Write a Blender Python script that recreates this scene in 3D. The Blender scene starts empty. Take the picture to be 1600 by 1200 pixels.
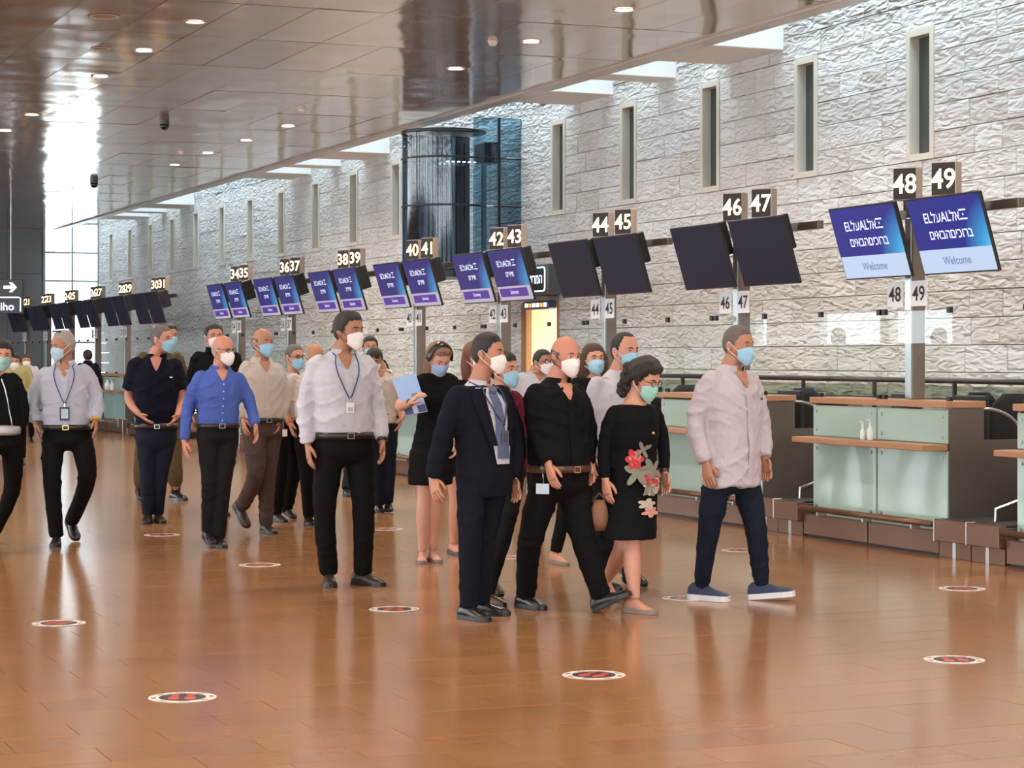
import bpy, bmesh, math, random
import numpy as np
from mathutils import Vector, Matrix, Euler

random.seed(7)
SC = bpy.context.scene
COL = SC.collection

# ------------------------------------------------------------------ camera, world, light, exposure
F = 3388.0                      # focal length in pixels of the 1600 px wide frame
TH = math.atan(1400 / F)        # angle between the view axis and the hall axis (+Y)
CS, SN = math.cos(TH), math.sin(TH)
EYE, HY = 1.5, 558.0            # camera height, horizon row
cam_d = bpy.data.cameras.new('camera')
cam_d.sensor_width = 36.0
cam_d.lens = 36.0 * F / 1600
cam_d.shift_y = (HY - 600) / 1600
cam_d.clip_end = 300
cam = bpy.data.objects.new('camera', cam_d)
cam.location = (0, 0, EYE)
cam.rotation_euler = (math.pi / 2, 0, -TH)
COL.objects.link(cam)
SC.camera = cam

world = bpy.data.worlds.new('sky')
SC.world = world
world.use_nodes = True
bg = world.node_tree.nodes['Background']
bg.inputs[0].default_value = (0.80, 0.92, 1.0, 1)
bg.inputs[1].default_value = 13.0

SC.view_settings.view_transform = 'Standard'
SC.view_settings.look = 'None'
SC.view_settings.gamma = 1.0
SC.view_settings.use_curve_mapping = False
SC.view_settings.exposure = 0.0

LAMP_POWER = 70.0               # each ceiling downlight, watts
LAMP_COLOR = (1.0, 0.89, 0.77)


def W(px, py, z):
    """photo pixel + depth along the view axis -> world point"""
    lat = (px - 800) / F * z
    return Vector((lat * CS + z * SN, -lat * SN + z * CS, EYE - (py - HY) * z / F))


def zfloor(py, Z=0.0):
    return F * (EYE - Z) / (py - HY)


def on_floor(px, py, Z=0.0):
    return W(px, py, zfloor(py, Z))


def y_at(px, X):
    return X / math.tan(math.atan((px - 800) / F) + TH)


# ------------------------------------------------------------------ materials
MATS = {}


def mat(name, col=(0.5, 0.5, 0.5), rough=0.5, metal=0.0, emit=None, estr=0.0, noise=0.0, nscale=30.0,
        bump=0.0, bscale=60.0, coat=0.0, spec=0.5, stretch=(1, 1, 1), sheen=0.0):
    if name in MATS:
        return MATS[name]
    m = bpy.data.materials.new(name)
    m.use_nodes = True
    nt = m.node_tree
    b = nt.nodes['Principled BSDF']
    b.inputs['Base Color'].default_value = (*col, 1)
    b.inputs['Roughness'].default_value = rough
    b.inputs['Metallic'].default_value = metal
    b.inputs['Specular IOR Level'].default_value = spec
    b.inputs['Coat Weight'].default_value = coat
    if sheen:
        b.inputs['Sheen Weight'].default_value = sheen
    if emit:
        b.inputs['Emission Color'].default_value = (*emit, 1)
        b.inputs['Emission Strength'].default_value = estr
    if noise or bump:
        tc = nt.nodes.new('ShaderNodeTexCoord')
        mp = nt.nodes.new('ShaderNodeMapping')
        mp.inputs['Scale'].default_value = stretch
        nt.links.new(tc.outputs['Object'], mp.inputs[0])
    if noise:
        n = nt.nodes.new('ShaderNodeTexNoise')
        n.inputs['Scale'].default_value = nscale
        n.inputs['Detail'].default_value = 4
        nt.links.new(mp.outputs[0], n.inputs['Vector'])
        mx = nt.nodes.new('ShaderNodeMix')
        mx.data_type = 'RGBA'
        mx.inputs[6].default_value = (*[c * (1 - noise) for c in col], 1)
        mx.inputs[7].default_value = (*[min(1, c * (1 + noise)) for c in col], 1)
        nt.links.new(n.outputs[0], mx.inputs[0])
        nt.links.new(mx.outputs[2], b.inputs['Base Color'])
    if bump:
        n2 = nt.nodes.new('ShaderNodeTexNoise')
        n2.inputs['Scale'].default_value = bscale
        n2.inputs['Detail'].default_value = 3
        nt.links.new(mp.outputs[0], n2.inputs['Vector'])
        bp = nt.nodes.new('ShaderNodeBump')
        bp.inputs['Strength'].default_value = bump
        bp.inputs['Distance'].default_value = 0.02
        nt.links.new(n2.outputs[0], bp.inputs['Height'])
        nt.links.new(bp.outputs[0], b.inputs['Normal'])
    MATS[name] = m
    return m


def glass_mat(name, tint, refl=1.0, rough=0.0):
    """thin pane: tinted see-through plus a fresnel reflection"""
    if name in MATS:
        return MATS[name]
    m = bpy.data.materials.new(name)
    m.use_nodes = True
    nt = m.node_tree
    nt.nodes.remove(nt.nodes['Principled BSDF'])
    out = nt.nodes['Material Output']
    tr = nt.nodes.new('ShaderNodeBsdfTransparent')
    tr.inputs[0].default_value = (*tint, 1)
    gl = nt.nodes.new('ShaderNodeBsdfGlossy')
    gl.inputs['Roughness'].default_value = rough
    fr = nt.nodes.new('ShaderNodeFresnel')
    fr.inputs[0].default_value = 1.45
    mu = nt.nodes.new('ShaderNodeMath')
    mu.operation = 'MULTIPLY'
    mu.inputs[1].default_value = refl
    mx = nt.nodes.new('ShaderNodeMixShader')
    nt.links.new(fr.outputs[0], mu.inputs[0])
    nt.links.new(mu.outputs[0], mx.inputs[0])
    nt.links.new(tr.outputs[0], mx.inputs[1])
    nt.links.new(gl.outputs[0], mx.inputs[2])
    nt.links.new(mx.outputs[0], out.inputs[0])
    MATS[name] = m
    return m


def piece_value(nt):
    """0..1 random per piece: object random (own object) plus the rnd attribute (joined pieces)"""
    oi = nt.nodes.new('ShaderNodeObjectInfo')
    at = nt.nodes.new('ShaderNodeAttribute')
    at.attribute_name = 'rnd'
    ad = nt.nodes.new('ShaderNodeMath')
    ad.operation = 'ADD'
    nt.links.new(oi.outputs['Random'], ad.inputs[0])
    nt.links.new(at.outputs['Fac'], ad.inputs[1])
    frc = nt.nodes.new('ShaderNodeMath')
    frc.operation = 'FRACT'
    nt.links.new(ad.outputs[0], frc.inputs[0])
    return frc.outputs[0]


def floor_material():
    m = bpy.data.materials.new('polished_brown_tile')
    m.use_nodes = True
    nt = m.node_tree
    b = nt.nodes['Principled BSDF']
    g = nt.nodes.new('ShaderNodeNewGeometry')
    v = piece_value(nt)
    mp = nt.nodes.new('ShaderNodeMapping')
    mp.inputs['Scale'].default_value = (1.0, 8, 1)
    nt.links.new(g.outputs['Position'], mp.inputs[0])
    n = nt.nodes.new('ShaderNodeTexNoise')
    n.noise_dimensions = '4D'
    n.inputs['Scale'].default_value = 1.6
    n.inputs['Detail'].default_value = 5
    n.inputs['Distortion'].default_value = 0.6
    nt.links.new(mp.outputs[0], n.inputs['Vector'])
    w10 = nt.nodes.new('ShaderNodeMath')
    w10.operation = 'MULTIPLY'
    w10.inputs[1].default_value = 9.0
    nt.links.new(v, w10.inputs[0])
    nt.links.new(w10.outputs[0], n.inputs['W'])
    ad = nt.nodes.new('ShaderNodeMath')
    ad.operation = 'MULTIPLY_ADD'
    ad.inputs[1].default_value = 0.55
    nt.links.new(v, ad.inputs[0])
    hl = nt.nodes.new('ShaderNodeMath')
    hl.operation = 'MULTIPLY'
    hl.inputs[1].default_value = 0.38
    nt.links.new(n.outputs[0], hl.inputs[0])
    nt.links.new(hl.outputs[0], ad.inputs[2])
    cr = nt.nodes.new('ShaderNodeValToRGB')
    cr.color_ramp.elements[0].position = 0.1
    cr.color_ramp.elements[0].color = (0.325, 0.156, 0.060, 1)
    cr.color_ramp.elements[1].position = 0.9
    cr.color_ramp.elements[1].color = (0.395, 0.198, 0.082, 1)
    nt.links.new(ad.outputs[0], cr.inputs[0])
    nt.links.new(cr.outputs[0], b.inputs['Base Color'])
    b.inputs['Roughness'].default_value = 0.165
    b.inputs['Specular IOR Level'].default_value = 0.55
    n2 = nt.nodes.new('ShaderNodeTexNoise')
    n2.inputs['Scale'].default_value = 3.0
    nt.links.new(g.outputs['Position'], n2.inputs['Vector'])
    bp = nt.nodes.new('ShaderNodeBump')
    bp.inputs['Strength'].default_value = 0.03
    bp.inputs['Distance'].default_value = 0.02
    nt.links.new(n2.outputs[0], bp.inputs['Height'])
    nt.links.new(bp.outputs[0], b.inputs['Normal'])
    MATS['floor'] = m
    return m


def stone_material():
    m = bpy.data.materials.new('chiselled_limestone')
    m.use_nodes = True
    nt = m.node_tree
    b = nt.nodes['Principled BSDF']
    g = nt.nodes.new('ShaderNodeNewGeometry')
    v = piece_value(nt)
    # wavy chisel ridges, wider than tall
    mp = nt.nodes.new('ShaderNodeMapping')
    mp.inputs['Scale'].default_value = (4.2, 4.2, 14.0)
    nt.links.new(g.outputs['Position'], mp.inputs[0])
    n = nt.nodes.new('ShaderNodeTexNoise')
    n.noise_dimensions = '4D'
    n.inputs['Scale'].default_value = 1.0
    n.inputs['Detail'].default_value = 1.4
    n.inputs['Roughness'].default_value = 0.5
    n.inputs['Distortion'].default_value = 0.9
    nt.links.new(mp.outputs[0], n.inputs['Vector'])
    w10 = nt.nodes.new('ShaderNodeMath')
    w10.operation = 'MULTIPLY'
    w10.inputs[1].default_value = 20.0
    nt.links.new(v, w10.inputs[0])
    nt.links.new(w10.outputs[0], n.inputs['W'])
    bp = nt.nodes.new('ShaderNodeBump')
    bp.inputs['Strength'].default_value = 1.0
    bp.inputs['Distance'].default_value = 0.062
    nt.links.new(n.outputs[0], bp.inputs['Height'])
    nt.links.new(bp.outputs[0], b.inputs['Normal'])
    n2 = nt.nodes.new('ShaderNodeTexNoise')
    n2.inputs['Scale'].default_value = 1.1
    n2.inputs['Detail'].default_value = 4
    nt.links.new(g.outputs['Position'], n2.inputs['Vector'])
    ad = nt.nodes.new('ShaderNodeMath')
    ad.operation = 'MULTIPLY_ADD'
    ad.inputs[1].default_value = 0.45
    nt.links.new(v, ad.inputs[0])
    hl = nt.nodes.new('ShaderNodeMath')
    hl.operation = 'MULTIPLY'
    hl.inputs[1].default_value = 0.6
    nt.links.new(n2.outputs[0], hl.inputs[0])
    nt.links.new(hl.outputs[0], ad.inputs[2])
    cr = nt.nodes.new('ShaderNodeValToRGB')
    cr.color_ramp.elements[0].position = 0.15
    cr.color_ramp.elements[0].color = (0.52, 0.495, 0.455, 1)
    cr.color_ramp.elements[1].position = 0.85
    cr.color_ramp.elements[1].color = (0.65, 0.65, 0.64, 1)
    nt.links.new(ad.outputs[0], cr.inputs[0])
    nt.links.new(cr.outputs[0], b.inputs['Base Color'])
    b.inputs['Roughness'].default_value = 0.85
    b.inputs['Specular IOR Level'].default_value = 0.2
    MATS['stone'] = m
    return m


def ceiling_material():
    m = bpy.data.materials.new('satin_metal_ceiling')
    m.use_nodes = True
    nt = m.node_tree
    b = nt.nodes['Principled BSDF']
    v = piece_value(nt)
    cr = nt.nodes.new('ShaderNodeValToRGB')
    cr.color_ramp.elements[0].color = (0.62, 0.47, 0.375, 1)
    cr.color_ramp.elements[1].color = (0.70, 0.55, 0.45, 1)
    nt.links.new(v, cr.inputs[0])
    nt.links.new(cr.outputs[0], b.inputs['Base Color'])
    b.inputs['Metallic'].default_value = 0.6
    b.inputs['Roughness'].default_value = 0.12
    g = nt.nodes.new('ShaderNodeNewGeometry')
    n = nt.nodes.new('ShaderNodeTexNoise')
    n.noise_dimensions = '4D'
    n.inputs['Scale'].default_value = 0.9
    n.inputs['Detail'].default_value = 1.0
    nt.links.new(g.outputs['Position'], n.inputs['Vector'])
    w10 = nt.nodes.new('ShaderNodeMath')
    w10.operation = 'MULTIPLY'
    w10.inputs[1].default_value = 20.0
    nt.links.new(v, w10.inputs[0])
    nt.links.new(w10.outputs[0], n.inputs['W'])
    bp = nt.nodes.new('ShaderNodeBump')
    bp.inputs['Strength'].default_value = 0.6
    bp.inputs['Distance'].default_value = 0.05
    nt.links.new(n.outputs[0], bp.inputs['Height'])
    nt.links.new(bp.outputs[0], b.inputs['Normal'])
    MATS['ceiling'] = m
    return m


# ------------------------------------------------------------------ mesh builder
class MB:
    def __init__(s):
        s.v, s.f, s.m, s.r = [], [], [], []

    def add(s, verts, faces, mi=0, rnd=0.0):
        o = len(s.v)
        s.v.extend([tuple(p) for p in verts])
        for f in faces:
            s.f.append(tuple(i + o for i in f))
            s.m.append(mi)
            s.r.append(rnd)
        return s

    def box(s, x0, x1, y0, y1, z0, z1, mi=0, rnd=0.0, M=None):
        v = [Vector(p) for p in ((x0, y0, z0), (x1, y0, z0), (x1, y1, z0), (x0, y1, z0),
                                 (x0, y0, z1), (x1, y0, z1), (x1, y1, z1), (x0, y1, z1))]
        if M is not None:
            v = [M @ p for p in v]
        return s.add(v, [(0, 3, 2, 1), (4, 5, 6, 7), (0, 1, 5, 4), (1, 2, 6, 5), (2, 3, 7, 6), (3, 0, 4, 7)], mi, rnd)

    def bbox(s, x0, x1, y0, y1, z0, z1, b=0.006, mi=0, M=None):
        """box with chamfered edges"""
        xs, ys, zs = (x0, x1), (y0, y1), (z0, z1)
        bm = bmesh.new()
        bmesh.ops.create_cube(bm, size=1)
        for w in bm.verts:
            w.co = Vector((xs[w.co.x > 0], ys[w.co.y > 0], zs[w.co.z > 0]))
        bmesh.ops.bevel(bm, geom=bm.edges[:], offset=b, segments=1, affect='EDGES')
        bm.verts.index_update()
        vs = [M @ w.co if M is not None else w.co.copy() for w in bm.verts]
        fs = [[w.index for w in f.verts] for f in bm.faces]
        bm.free()
        return s.add(vs, fs, mi)

    def rings(s, R, mi=0, cap=True, closed=True):
        n = len(R[0])
        v, f = [], []
        for r in R:
            v.extend(r)
        for i in range(len(R) - 1):
            for j in range(n if closed else n - 1):
                k = (j + 1) % n
                f.append((i * n + j, i * n + k, (i + 1) * n + k, (i + 1) * n + j))
        if cap and closed:
            f.append(tuple(reversed(range(n))))
            f.append(tuple(range((len(R) - 1) * n, len(R) * n)))
        return s.add(v, f, mi)

    def tube(s, path, rad, n=10, mi=0, cap=True, up=None):
        """round tube through points; rad a number or list; smooth frames"""
        P = [Vector(p) for p in path]
        if not hasattr(rad, '__len__'):
            rad = [rad] * len(P)
        R = []
        prev = None
        for i, p in enumerate(P):
            t = (P[min(i + 1, len(P) - 1)] - P[max(i - 1, 0)]).normalized()
            if prev is None:
                a = Vector(up) if up is not None else (Vector((0, 0, 1)) if abs(t.z) < 0.9 else Vector((1, 0, 0)))
            else:
                a = prev
            u = (a - t * a.dot(t)).normalized()
            w = t.cross(u)
            prev = u
            r = rad[i]
            ru, rw = r if hasattr(r, '__len__') else (r, r)
            R.append([p + u * (ru * math.cos(2 * math.pi * j / n)) + w * (rw * math.sin(2 * math.pi * j / n)) for j in range(n)])
        return s.rings(R, mi, cap)

    def cyl(s, c, r, h, n=20, mi=0, axis='z', r2=None):
        c = Vector(c)
        ax = {'x': Vector((1, 0, 0)), 'y': Vector((0, 1, 0)), 'z': Vector((0, 0, 1))}[axis] if isinstance(axis, str) else Vector(axis)
        return s.tube([c, c + ax * h], [r, r if r2 is None else r2], n, mi)

    def ball(s, c, r, n=12, k=8, mi=0, M=None):
        c = Vector(c)
        rr = r if hasattr(r, '__len__') else (r, r, r)
        R = []
        for i in range(k + 1):
            e = math.pi * (i / k - 0.5)
            e = max(-math.pi / 2 + 0.02, min(math.pi / 2 - 0.02, e))
            ring = []
            for j in range(n):
                a = 2 * math.pi * j / n
                p = Vector((rr[0] * math.cos(e) * math.cos(a), rr[1] * math.cos(e) * math.sin(a), rr[2] * math.sin(e)))
                ring.append(c + (M @ p if M is not None else p))
            R.append(ring)
        return s.rings(R, mi)

    def poly(s, pts, mi=0):
        return s.add(pts, [tuple(range(len(pts)))], mi)

    def prism(s, pts, d, mi=0):
        """polygon extruded along vector d"""
        d = Vector(d)
        a = [Vector(p) for p in pts]
        n = len(a)
        v = a + [p + d for p in a]
        f = [tuple(reversed(range(n))), tuple(range(n, 2 * n))] + [(i, (i + 1) % n, n + (i + 1) % n, n + i) for i in range(n)]
        return s.add(v, f, mi)

    def mesh(s, name, mats, smooth=False):
        me = bpy.data.meshes.new(name)
        me.from_pydata(s.v, [], s.f)
        for m in (mats if isinstance(mats, (list, tuple)) else [mats]):
            me.materials.append(m)
        if any(s.m):
            me.polygons.foreach_set('material_index', s.m)
        if any(s.r):
            a = me.attributes.new('rnd', 'FLOAT', 'FACE')
            a.data.foreach_set('value', s.r)
        if smooth:
            me.polygons.foreach_set('use_smooth', [True] * len(me.polygons))
        me.update()
        return me

    def build(s, name, mats, parent=None, smooth=False, loc=None):
        me = s.mesh(name, mats, smooth)
        o = bpy.data.objects.new(name, me)
        COL.objects.link(o)
        if parent is not None:
            o.parent = parent
        if loc is not None:
            o.location = loc
        return o


def tag(o, label, cat, group=None):
    o['label'] = label
    o['category'] = cat
    if group:
        o['group'] = group
    return o


def struct(o, label=None):
    o['kind'] = 'structure'
    if label:
        o['label'] = label
    return o


def empty(name, loc, rz=0.0):
    o = bpy.data.objects.new(name, None)
    o.empty_display_size = 0.2
    o.location = loc
    o.rotation_euler = (0, 0, rz)
    COL.objects.link(o)
    return o


def copy_tree(o, parent=None):
    c = o.copy()
    COL.objects.link(c)
    c.parent = parent
    for ch in o.children:
        copy_tree(ch, c)
    return c


_TXT = {}


def text_geo(s, size=1.0):
    """vertices / faces of a line of lettering, centred, lying in the XY plane, height 'size'"""
    if s not in _TXT:
        cu = bpy.data.curves.new('lettering', 'FONT')
        cu.body = s
        cu.size = 1.0
        cu.resolution_u = 3
        cu.offset = 0.012
        ob = bpy.data.objects.new('lettering', cu)
        COL.objects.link(ob)
        dg = bpy.context.evaluated_depsgraph_get()
        me = bpy.data.meshes.new_from_object(ob.evaluated_get(dg))
        vs = np.array([v.co[:] for v in me.vertices]) if len(me.vertices) else np.zeros((0, 3))
        fs = [tuple(p.vertices) for p in me.polygons]
        bpy.data.objects.remove(ob)
        bpy.data.meshes.remove(me)
        bpy.data.curves.remove(cu)
        if len(vs):
            lo, hi = vs.min(0), vs.max(0)
            vs = vs - (lo + hi) / 2
            vs /= (hi[1] - lo[1])
        _TXT[s] = (vs, fs)
    vs, fs = _TXT[s]
    return vs * size, fs


def put_text(mb, s, size, M, mi=0, sx=1.0):
    vs, fs = text_geo(s, size)
    mb.add([M @ Vector((v[0] * sx, v[1], 0)) for v in vs], fs, mi)
    return mb


def heb(s):
    return s[::-1]

# ================================================================== THE SETTING
m_floor = floor_material()
m_stone = stone_material()
m_ceil = ceiling_material()
m_grout = mat('dark_joint', (0.30, 0.15, 0.065), 0.35)
m_white = mat('white_plaster', (0.82, 0.81, 0.79), 0.7)
m_edge = mat('beige_metal_trim', (0.56, 0.49, 0.43), 0.35, 0.3)
m_smooth = mat('smooth_beige_stone', (0.60, 0.56, 0.47), 0.7, noise=0.06, nscale=4)
m_dkpanel = mat('grey_cladding', (0.17, 0.18, 0.19), 0.5, 0.1)
m_mull = mat('steel_mullion', (0.30, 0.34, 0.36), 0.4, 0.4)
m_slot = mat('dark_green_glass', (0.055, 0.07, 0.066), 0.06)
m_clear = glass_mat('clear_glass', (0.97, 0.985, 0.975), 0.05)
m_pane = glass_mat('window_glass', (0.93, 0.97, 0.99), 0.7)
m_solar = glass_mat('solar_glass', (0.50, 0.51, 0.51), 0.7)
m_shaft = glass_mat('blue_shaft_glass', (0.50, 0.66, 0.75), 1.8, 0.02)
m_backing = mat('wall_backing', (0.55, 0.52, 0.47), 0.9)

XW, XE, HC = 13.0, 11.9, 5.2       # stone wall face, ceiling edge, ceiling height
Y0, Y1, XL, YB = 14.0, 63.0, -16.0, -10.0

# ---- floor
fl = MB().box(XL, XW + 0.3, YB, Y1 + 0.3, -0.2, -0.006).build('floor', m_grout)
struct(fl, 'polished brown stone tile floor of the hall')
TLX, TLY, GAP = 0.60, 0.30, 0.0016
tile_me = MB().box(-TLX / 2 + GAP, TLX / 2 - GAP, -TLY / 2 + GAP, TLY / 2 - GAP, -0.02, 0.0).mesh('tile', m_floor)


def proj(x, y, Z):
    z = x * SN + y * CS
    return 800 + F * (x * CS - y * SN) / z, HY - F * (Z - EYE) / z, z


cells = []
for j in range(int((Y1 - YB) / TLY)):
    y = YB + (j + 0.5) * TLY
    off = (j % 2) * TLX / 2
    for i in range(int((XW - XL) / TLX) + 1):
        x = XL + i * TLX + off
        if x > XW - 0.3:
            continue
        zc = x * SN + y * CS
        vis = False
        if zc > 6:
            px, py, _ = proj(x, y, 0)
            vis = -60 < px < 1660 and py < 1230
        cells.append((0 if vis else 1, zc if vis else abs(zc), x, y))
cells.sort()
for c in cells[:300]:
    o = bpy.data.objects.new('tile', tile_me)
    o.location = (c[2], c[3], random.uniform(-0.0004, 0.0004))
    COL.objects.link(o)
    o.parent = fl
rest = MB()
for c in cells[300:]:
    x, y = c[2], c[3]
    rest.add([(x - TLX / 2 + GAP, y - TLY / 2 + GAP, 0), (x + TLX / 2 - GAP, y - TLY / 2 + GAP, 0),
              (x + TLX / 2 - GAP, y + TLY / 2 - GAP, 0), (x - TLX / 2 + GAP, y + TLY / 2 - GAP, 0)], [(0, 1, 2, 3)], 0, random.random())
o = rest.build('floor_tiles', m_floor, fl)
o['kind'] = 'stuff'

# ---- ceiling: slab, metal panels, edge trim
ce = MB()
ce.box(XL, XE, YB, Y1 + 0.3, HC + 0.03, 6.6)
ceil = ce.build('ceiling', m_white)
struct(ceil, 'ceiling of brown satin metal panels')
PW, PL = 0.80, 2.43
YS = 24.5 - 2.43 * 14
m_joint = mat('ceiling_joint', (0.05, 0.045, 0.04), 0.7)
MB().box(XL, XE - 0.002, YB, Y1, HC + 0.018, HC + 0.03).build('joint_backing', m_joint, ceil)
pan_me = MB().box(-PW / 2 + 0.004, PW / 2 - 0.004, -PL / 2 + 0.017, PL / 2 - 0.017, 0, 0.014).mesh('ceiling_panel', m_ceil)
rest = MB()
for j in range(40):
    y = YS + (j + 0.5) * PL
    if y < YB or y > Y1:
        continue
    for i in range(35):
        x = XE - 0.22 - (i + 0.5) * PW
        if x < XL:
            continue
        px, py, zc = proj(x, y, HC) if x * SN + y * CS > 3 else (-999, -999, 0)
        if -250 < px < 1500 and -60 < py < 370 and y < Y1 - 0.5:
            o = bpy.data.objects.new('ceiling_panel', pan_me)
            o.location = (x, y, HC + random.uniform(0, 0.003))
            o.rotation_euler = (random.uniform(-1, 1) * 0.0022, random.uniform(-1, 1) * 0.007, 0)
            COL.objects.link(o)
            o.parent = ceil
        else:
            rest.box(x - PW / 2 + 0.004, x + PW / 2 - 0.004, y - PL / 2 + 0.009, y + PL / 2 - 0.009, HC, HC + 0.014, 0, random.random())
o = rest.build('ceiling_panels', m_ceil, ceil)
o['kind'] = 'stuff'
o = MB().bbox(XE - 0.215, XE + 0.01, YB, Y1, HC - 0.035, HC + 0.12, 0.01).build('edge_trim', m_edge, ceil)
MB().box(XE - 0.05, XE, YB, Y1, HC + 0.12, 6.6).build('upstand', m_white, ceil)

# ---- skylight beams between the ceiling edge and the stone wall
nb = 0
for base in (-5.9, 8.5, 22.9, 37.3, 51.7):
    for a, b in ((0, 1.45), (2.85, 3.42), (4.82, 6.2)):
        nb += 1
        o = MB().bbox(XE, XW + 0.3, base + a, base + b, HC, 6.5, 0.01).build('trim_%d' % nb, m_white)
        struct(o, 'white roof beam between the skylight openings')
        if nb > 30:
            break
sg = MB()
o = MB().box(XE, XW + 0.3, YB, Y1, 6.56, 6.57).build('skylight_glazing', m_pane)
struct(o, 'long strip of skylight glass above the stone wall')

# ---- stone wall: backing, blocks, slot windows, doorway
CH = 0.285
ZC = [0.0] + [3.62 - CH * k for k in range(12, -1, -1)] + [3.62 + CH * k for k in range(1, 11)]
WINY = [19.93 + 2.43 * k for k in range(-9, 18) if k not in (5, 6)]
WHW = 0.262                                        # half width of a slot window with its surround
DOOR = (29.62, 31.0, 2.34)                         # doorway y0, y1, top
wall = MB()
holes = sorted([(y - WHW, y + WHW, 3.62, 5.045) for y in WINY] + [(DOOR[0], DOOR[1], 0, DOOR[2])])
wall.box(XW + 0.3, XW + 0.5, YB, DOOR[0], 0, 6.5).box(XW + 0.3, XW + 0.5, DOOR[1], Y1, 0, 6.5).box(XW + 0.3, XW + 0.5, DOOR[0], DOOR[1], DOOR[2], 6.5)
wr = wall.build('wall_right', m_backing)
struct(wr, 'wall of rough chiselled limestone blocks')
blocks = []
rs = random.Random(3)
for k in range(len(ZC) - 1):
    z0, z1 = ZC[k], ZC[k + 1]
    cut = [(h[0], h[1]) for h in holes if h[2] < z1 - 0.05 and h[3] > z0 + 0.05]
    spans, y = [], YB
    for a, b in cut + [(Y1, Y1)]:
        if a - y > 0.02:
            spans.append((y, a))
        y = max(y, b)
    for a, b in spans:
        y = a
        while y < b - 1e-4:
            w = rs.uniform(0.42, 0.78)
            if b - (y + w) < 0.25:
                w = b - y
            blocks.append((y, y + w, z0, z1))
            y += w


def bl_key(b):
    y, z = (b[0] + b[1]) / 2, (b[2] + b[3]) / 2
    px, py, zc = proj(XW, y, z) if XW * SN + y * CS > 2 else (9999, 0, 99)
    hid = px > 1640 or py < -30 or z < 1.0
    return (1 if hid else 0, zc)


blocks.sort(key=bl_key)
rest = MB()
for q, b in enumerate(blocks):
    px_ = rs.uniform(-0.004, 0.004)
    if q < 300:
        me_b = MB().bbox(XW + px_, XW + 0.3, b[0] + 0.003, b[1] - 0.003, b[2] + 0.0035, b[3] - 0.0035, 0.005).mesh('stone_block', m_stone)
        o = bpy.data.objects.new('stone_block', me_b)
        COL.objects.link(o)
        o.parent = wr
    else:
        rest.box(XW + px_, XW + 0.3, b[0] + 0.004, b[1] - 0.004, b[2] + 0.004, b[3] - 0.004, 0, rs.random())
o = rest.build('stone_blocks', m_stone, wr)
o['kind'] = 'stuff'
win0 = None
for q, y in enumerate(WINY):
    if y < 16:
        continue
    if win0 is None:
        w = empty('window_1', (XW, y, 3.62))
        fr = MB()
        for (a, b, c, d) in ((-WHW, -0.19, 0, 1.425), (0.19, WHW, 0, 1.425), (-0.19, 0.19, 0, 0.075), (-0.19, 0.19, 1.345, 1.425)):
            fr.bbox(-0.015, 0.3, a + 0.002, b - 0.002, c + 0.002, d - 0.002, 0.004)
        fr.build('stone_surround', m_smooth, w)
        MB().box(0.11, 0.12, -0.19, 0.19, 0.075, 1.345).build('pane', m_slot, w)
        MB().box(0.09, 0.115, -0.13, -0.10, 0.075, 1.345).build('window_bar', mat('dark_brown_bar', (0.09, 0.045, 0.03), 0.4), w)
        win0 = w
    else:
        w = copy_tree(win0)
        w.location = (XW, y, 3.62)
    w.name = 'window_%d' % (q + 1)
    struct(w, 'narrow upright slot window with smooth stone surround')

# doorway with a yellow lit room behind
m_wood = mat('brown_wood_frame', (0.36, 0.17, 0.07), 0.45, noise=0.15, nscale=12)
m_cream = mat('cream_room_wall', (0.74, 0.64, 0.36), 0.7)
d = empty('door_1', (XW, (DOOR[0] + DOOR[1]) / 2, 0))
struct(d, 'doorway in stone wall with brown wooden frame and yellow lit room behind')
hw = (DOOR[1] - DOOR[0]) / 2
MB().bbox(-0.04, 0.06, hw - 0.2, hw - 0.003, 0, DOOR[2] - 0.005).build('door_jamb', m_wood, d)
MB().bbox(-0.02, 0.5, -hw + 0.003, -hw + 0.05, 0, DOOR[2] - 0.005).build('door_jamb', m_wood, d)
MB().bbox(-0.02, 0.5, -hw + 0.05, hw - 0.2, DOOR[2] - 0.07, DOOR[2] - 0.005).build('door_head', m_wood, d)
rm = MB()
rm.box(0.5, 3.5, -2.2, -2.1, 0, 2.6).box(0.06, 0.5, hw - 0.1, hw - 0.003, 0, DOOR[2] - 0.005).box(0.5, 3.5, 2.6, 2.7, 0, 2.6).box(3.4, 3.5, -2.2, 2.7, 0, 2.6).box(0.5, 3.5, -2.2, 2.7, 2.6, 2.7)
rm.build('room_wall', m_cream, d)
MB().bbox(1.2, 1.9, 0.9, 1.5, 0, 1.75, 0.01).build('cupboard', mat('tan_cupboard', (0.62, 0.53, 0.30), 0.6), d)
lamp = bpy.data.lights.new('room_lamp', 'AREA')
lamp.energy = 2.2
lamp.color = (1.0, 0.95, 0.76)
lamp.size = 0.6
lo = bpy.data.objects.new('room_lamp', lamp)
lo.location = (XW + 1.3, (DOOR[0] + DOOR[1]) / 2 + 0.3, 2.55)
COL.objects.link(lo)

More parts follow.
